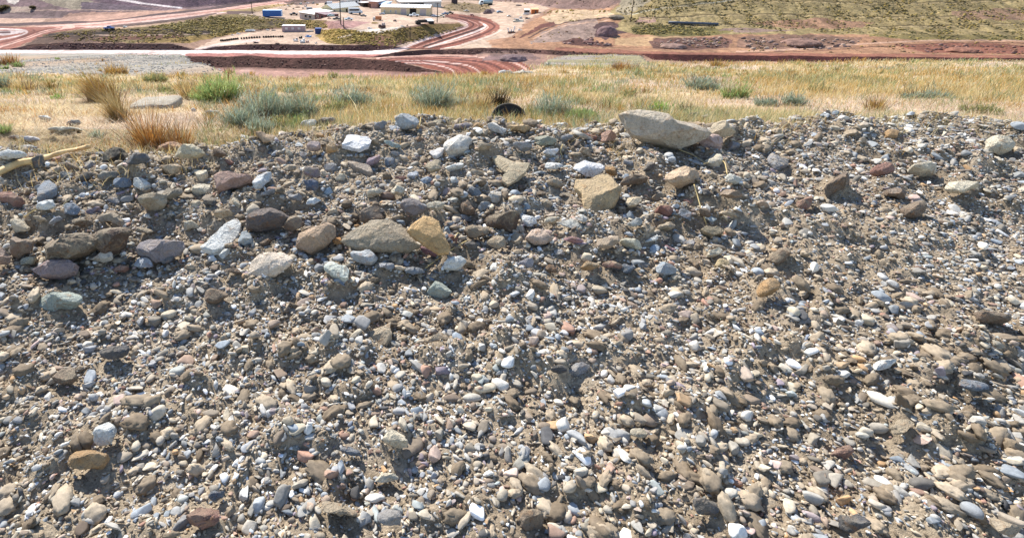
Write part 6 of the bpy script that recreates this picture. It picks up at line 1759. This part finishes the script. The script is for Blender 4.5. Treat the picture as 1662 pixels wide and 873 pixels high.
SC = [
 (453, 17.6, 5, 'machine', [GN, W1, D1], 'pale green scrap machine at the left end of the scrap row', 'scrap_machine'),
 (464, 16.4, 4, 'machine', [RU, D1, W1], 'rust brown scrap machine second in the scrap row', 'scrap_machine'),
 (475.5, 15.4, 4, 'drum', [D1, D1, G1], 'cluster of dark drums in the scrap row', 'drum_cluster'),
 (468, 10.6, 6, 'plates', [W1, G1, W1], 'stack of white sheets behind the scrap row', 'sheet_stack'),
 (483, 13.0, 6, 'beam', [RU, G1, D1], 'bundle of rusty beams in the scrap row', 'beam_bundle'),
 (488, 8.0, 6, 'machine', [GN, W1, G1], 'grey green machine frame at the back of the scrap row', 'scrap_machine'),
 (496, 12.0, 6, 'machine', [W1, D1, RU], 'white boxy machine right of the rusty beams', 'scrap_machine'),
 (499, 6.0, 6, 'plates', [W1, W1, G1], 'long white panels at the top of the scrap row', 'sheet_stack'),
 (508, 7.0, 6, 'machine', [G1, GN, D1], 'grey machine near the top of the scrap row', 'scrap_machine'),
 (515, 8.8, 6, 'machine', [YE, G1, D1], 'yellowish machine at the right end of the scrap row', 'scrap_machine'),
 (491, 14.6, 5, 'drum', [G1, W1, D1], 'pale and dark drums in front of the rusty beams', 'drum_cluster'),
 (434, 49.6, 6, 'plates', [W1, G1, W1], 'heap of white sheets left of the site trailer', 'sheet_stack'),
 (444, 50.4, 6, 'beam', [G1, W1, G1], 'grey beams beside the heap of white sheets', 'beam_bundle'),
 (406, 51.6, 13, 'beam', [W1, W1, W1], 'long white pipes at the back edge of the pale yard', 'pipe_stack'),
 (387, 56.0, 7, 'plates', [W1, G1, W1], 'pale sheets left of the long white pipes', 'sheet_stack'),
 (377, 58.0, 6, 'plates', [G1, W1, G1], 'grey flat sheets at the left end of the yard edge', 'sheet_stack'),
 (415, 70.8, 10, 'plates', ['#4a322e', '#3a2a28', '#5a4038'], 'dark rusty plates at the front edge of the pale yard', 'plate_stack'),
 (400, 71.6, 3, 'machine', [RU, D1, G1], 'tiny rusty scrap left of the dark rusty plates', 'scrap_machine'),
 (450, 71.6, 6, 'beam', ['#7a5a50', RU, D1], 'brown beams at the front edge of the pale yard', 'beam_bundle'),
 (480, 67.8, 10, 'machine', [W1, G1, D1], 'white machine with a tall arm at the right end of the yard', 'scrap_machine'),
 (491, 70.0, 12, 'machine', [W1, W1, G1], 'large white scrap machine at the right end of the yard', 'scrap_machine'),
 (499, 69.6, 7, 'machine', ['#b08a80', W1, D1], 'pinkish scrap right of the large white machine', 'scrap_machine'),
 (488, 63.0, 7, 'machine', [D1, '#3c4a3c', D1], 'dark green machine behind the large white machine', 'scrap_machine'),
 (500, 60.6, 11, 'plates', [BL, '#5b93c0', BL], 'blue tarpaulin covered pile below the navy container', 'covered_pile'),
 (503, 52.6, 10, 'beam', [G1, '#7c7a66', W1], 'grey pipes right of the site trailer', 'pipe_stack'),
 (513, 71.2, 5, 'machine', [W1, '#8a6a60', D1], 'small white and brown scrap right of the pinkish one', 'scrap_machine'),
 (608, 39.0, 9, 'beam', [YE, '#8a8450', YE], 'yellow beams below the white and orange truck', 'beam_bundle'),
 (620, 46.6, 15, 'machine', ['#4a2f2a', '#b8a8a0', D1], 'dark wrecked car body on the pale oval pad', 'scrap_wreck'),
 (600, 47.4, 9, 'plates', [W1, G1, W1], 'pale slabs at the left side of the oval pad', 'slab_stack'),
 (653, 44.0, 8, 'plates', ['#c9c5ae', G1, W1], 'pale slabs at the right side of the oval pad', 'slab_stack'),
 (661, 42.6, 4, 'machine', ['#5c5a44', D1, G1], 'small dark scrap beside the short power pole', 'scrap_machine'),
 (844, 30.8, 8, 'drum', [W1, W1, G1], 'two white drums on the lot left of the orange kiosk', 'drum_cluster'),
 (856, 24.6, 13, 'beam', [W1, '#c9c2b8', W1], 'white beams in front of the small black hut', 'beam_bundle'),
 (856, 31.4, 10, 'plates', ['#8f8a80', D1, RU], 'grey plates below the white beams', 'plate_stack'),
 (841, 36.0, 18, 'plates', ['#b8b6a6', '#c4c0b0', G1], 'grey green concrete slabs lying in the lot', 'slab_stack'),
 (830, 54.6, 12, 'beam', [RU, '#7a4a3a', D1], 'rust brown beams lying below the white posts', 'beam_bundle'),
 (844, 50.0, 8, 'plates', ['#d8cfc0', '#c8bfb0', W1], 'cream slabs at the corner of the lot', 'slab_stack'),
 (862, 71.8, 4, 'drum', ['#e4dcc8', W1, W1], 'small cream drum on the bare terrace', 'drum_cluster'),
 (834, 62, 5, 'machine', ['#9a6a5a', RU, G1], 'reddish scrap below the rust brown beams', 'scrap_machine'),
 (203, 44.6, 7, 'plates', [W1, W1, W1], 'white panels by the roadside right of the blue truck', 'sheet_stack'),
 (1098, 80, 10, 'plates', ['#d8c6a8', '#c9b090', '#b89a80'], 'pale broken slabs in the hollow on the right hand terrace', 'slab_stack'),
 (842, 10.2, 8, 'beam', ['#5a4a48', D1, G1], 'dark beams at the top right of the dirt lot', 'beam_bundle'),
]
for i, a in enumerate(SC): scrap(*a, yaw=(i * 37) % 50 - 25)
# white posts standing on the lot
for i, (x, y, t) in enumerate([(825.5, 52.5, 46), (829.5, 53, 48), (833, 52, 43)]):
    P = far_pt(x, y); m = mpp(P); b = MB(); b.tube([(0, 0, -.2), ((i - 1) * .5, 0, (y - t) * m)], .3, 8)
    o = b.build('white_post', plain('post_white', '#e4e0d8', .6)); o.location = P
    tag(o, ['leftmost of the three white leaning posts on the lot', 'middle one of the three white leaning posts on the lot', 'rightmost and tallest of the three white leaning posts on the lot'][i], 'post')
# far trees at the left
def far_tree(px, py, w, h, label, name='tree'):
    P = far_pt(px, py); m = mpp(P); g = np.random.default_rng(int(px * 3 + 5))
    W_, H_ = w * m, h * m
    o = empty(name, P); tag(o, label, 'tree' if name == 'tree' else 'bush')
    b = MB(); b.tube([(0, 0, -.3), (.1, 0, H_ * .35), (.2, 0, H_ * .6)], [.3, .2, .1], 7)
    for q in range(4):
        a = q * 1.7; b.tube([(.1, 0, H_ * .3), (math.cos(a) * W_ * .25, math.sin(a) * W_ * .2, H_ * .6)], [.12, .05], 5)
    b.build('trunk', plain('bark', '#4a3c30', .9), o)
    n = 900; d = rnd_dirs(n, g); r = g.uniform(.4, 1, n) ** .6
    cl = rnd_dirs(9, g) * .55; ci_ = g.integers(0, 9, n)
    pos = (cl[ci_] + d * r[:, None] * .45) * np.array([W_ * .5, W_ * .4, H_ * .36]) + np.array([0, 0, H_ * .62])
    col = np.array([lin('#6a6248'), lin('#7a6c4c'), lin('#5c573f'), lin('#85735a')])[g.integers(0, 4, n)]
    v, f, c = blades(pos, np.full(n, .7), np.full(n, .55), g.uniform(0, 6.28, n), g.uniform(0, 2, n), g.uniform(-.5, .5, n), col)
    mesh_np('crown', v, f, M_GRASS, parent=o, colors=c)
far_tree(9, 16.5, 20, 6, 'dark spreading tree at the top left corner')
far_tree(1, 19.5, 10, 5, 'dark tree cut by the left edge of the view')
far_tree(53.5, 14.5, 9, 2.6, 'low dark bush on top of the grey tip', 'bush')
# pipe on the hillside
pts = [far_pt(1085, 38.6), far_pt(1110, 39.6), far_pt(1135, 40.4), far_pt(1165, 41.6)]
b = MB(); b.tube([p + Vector((0, 0, .5)) for p in pts], .5, 8)
tag(b.build('pipe', plain('dark_pipe', '#4b5260', .5), smooth=True), 'dark blue grey pipe lying across the scrubby hillside', 'pipe')
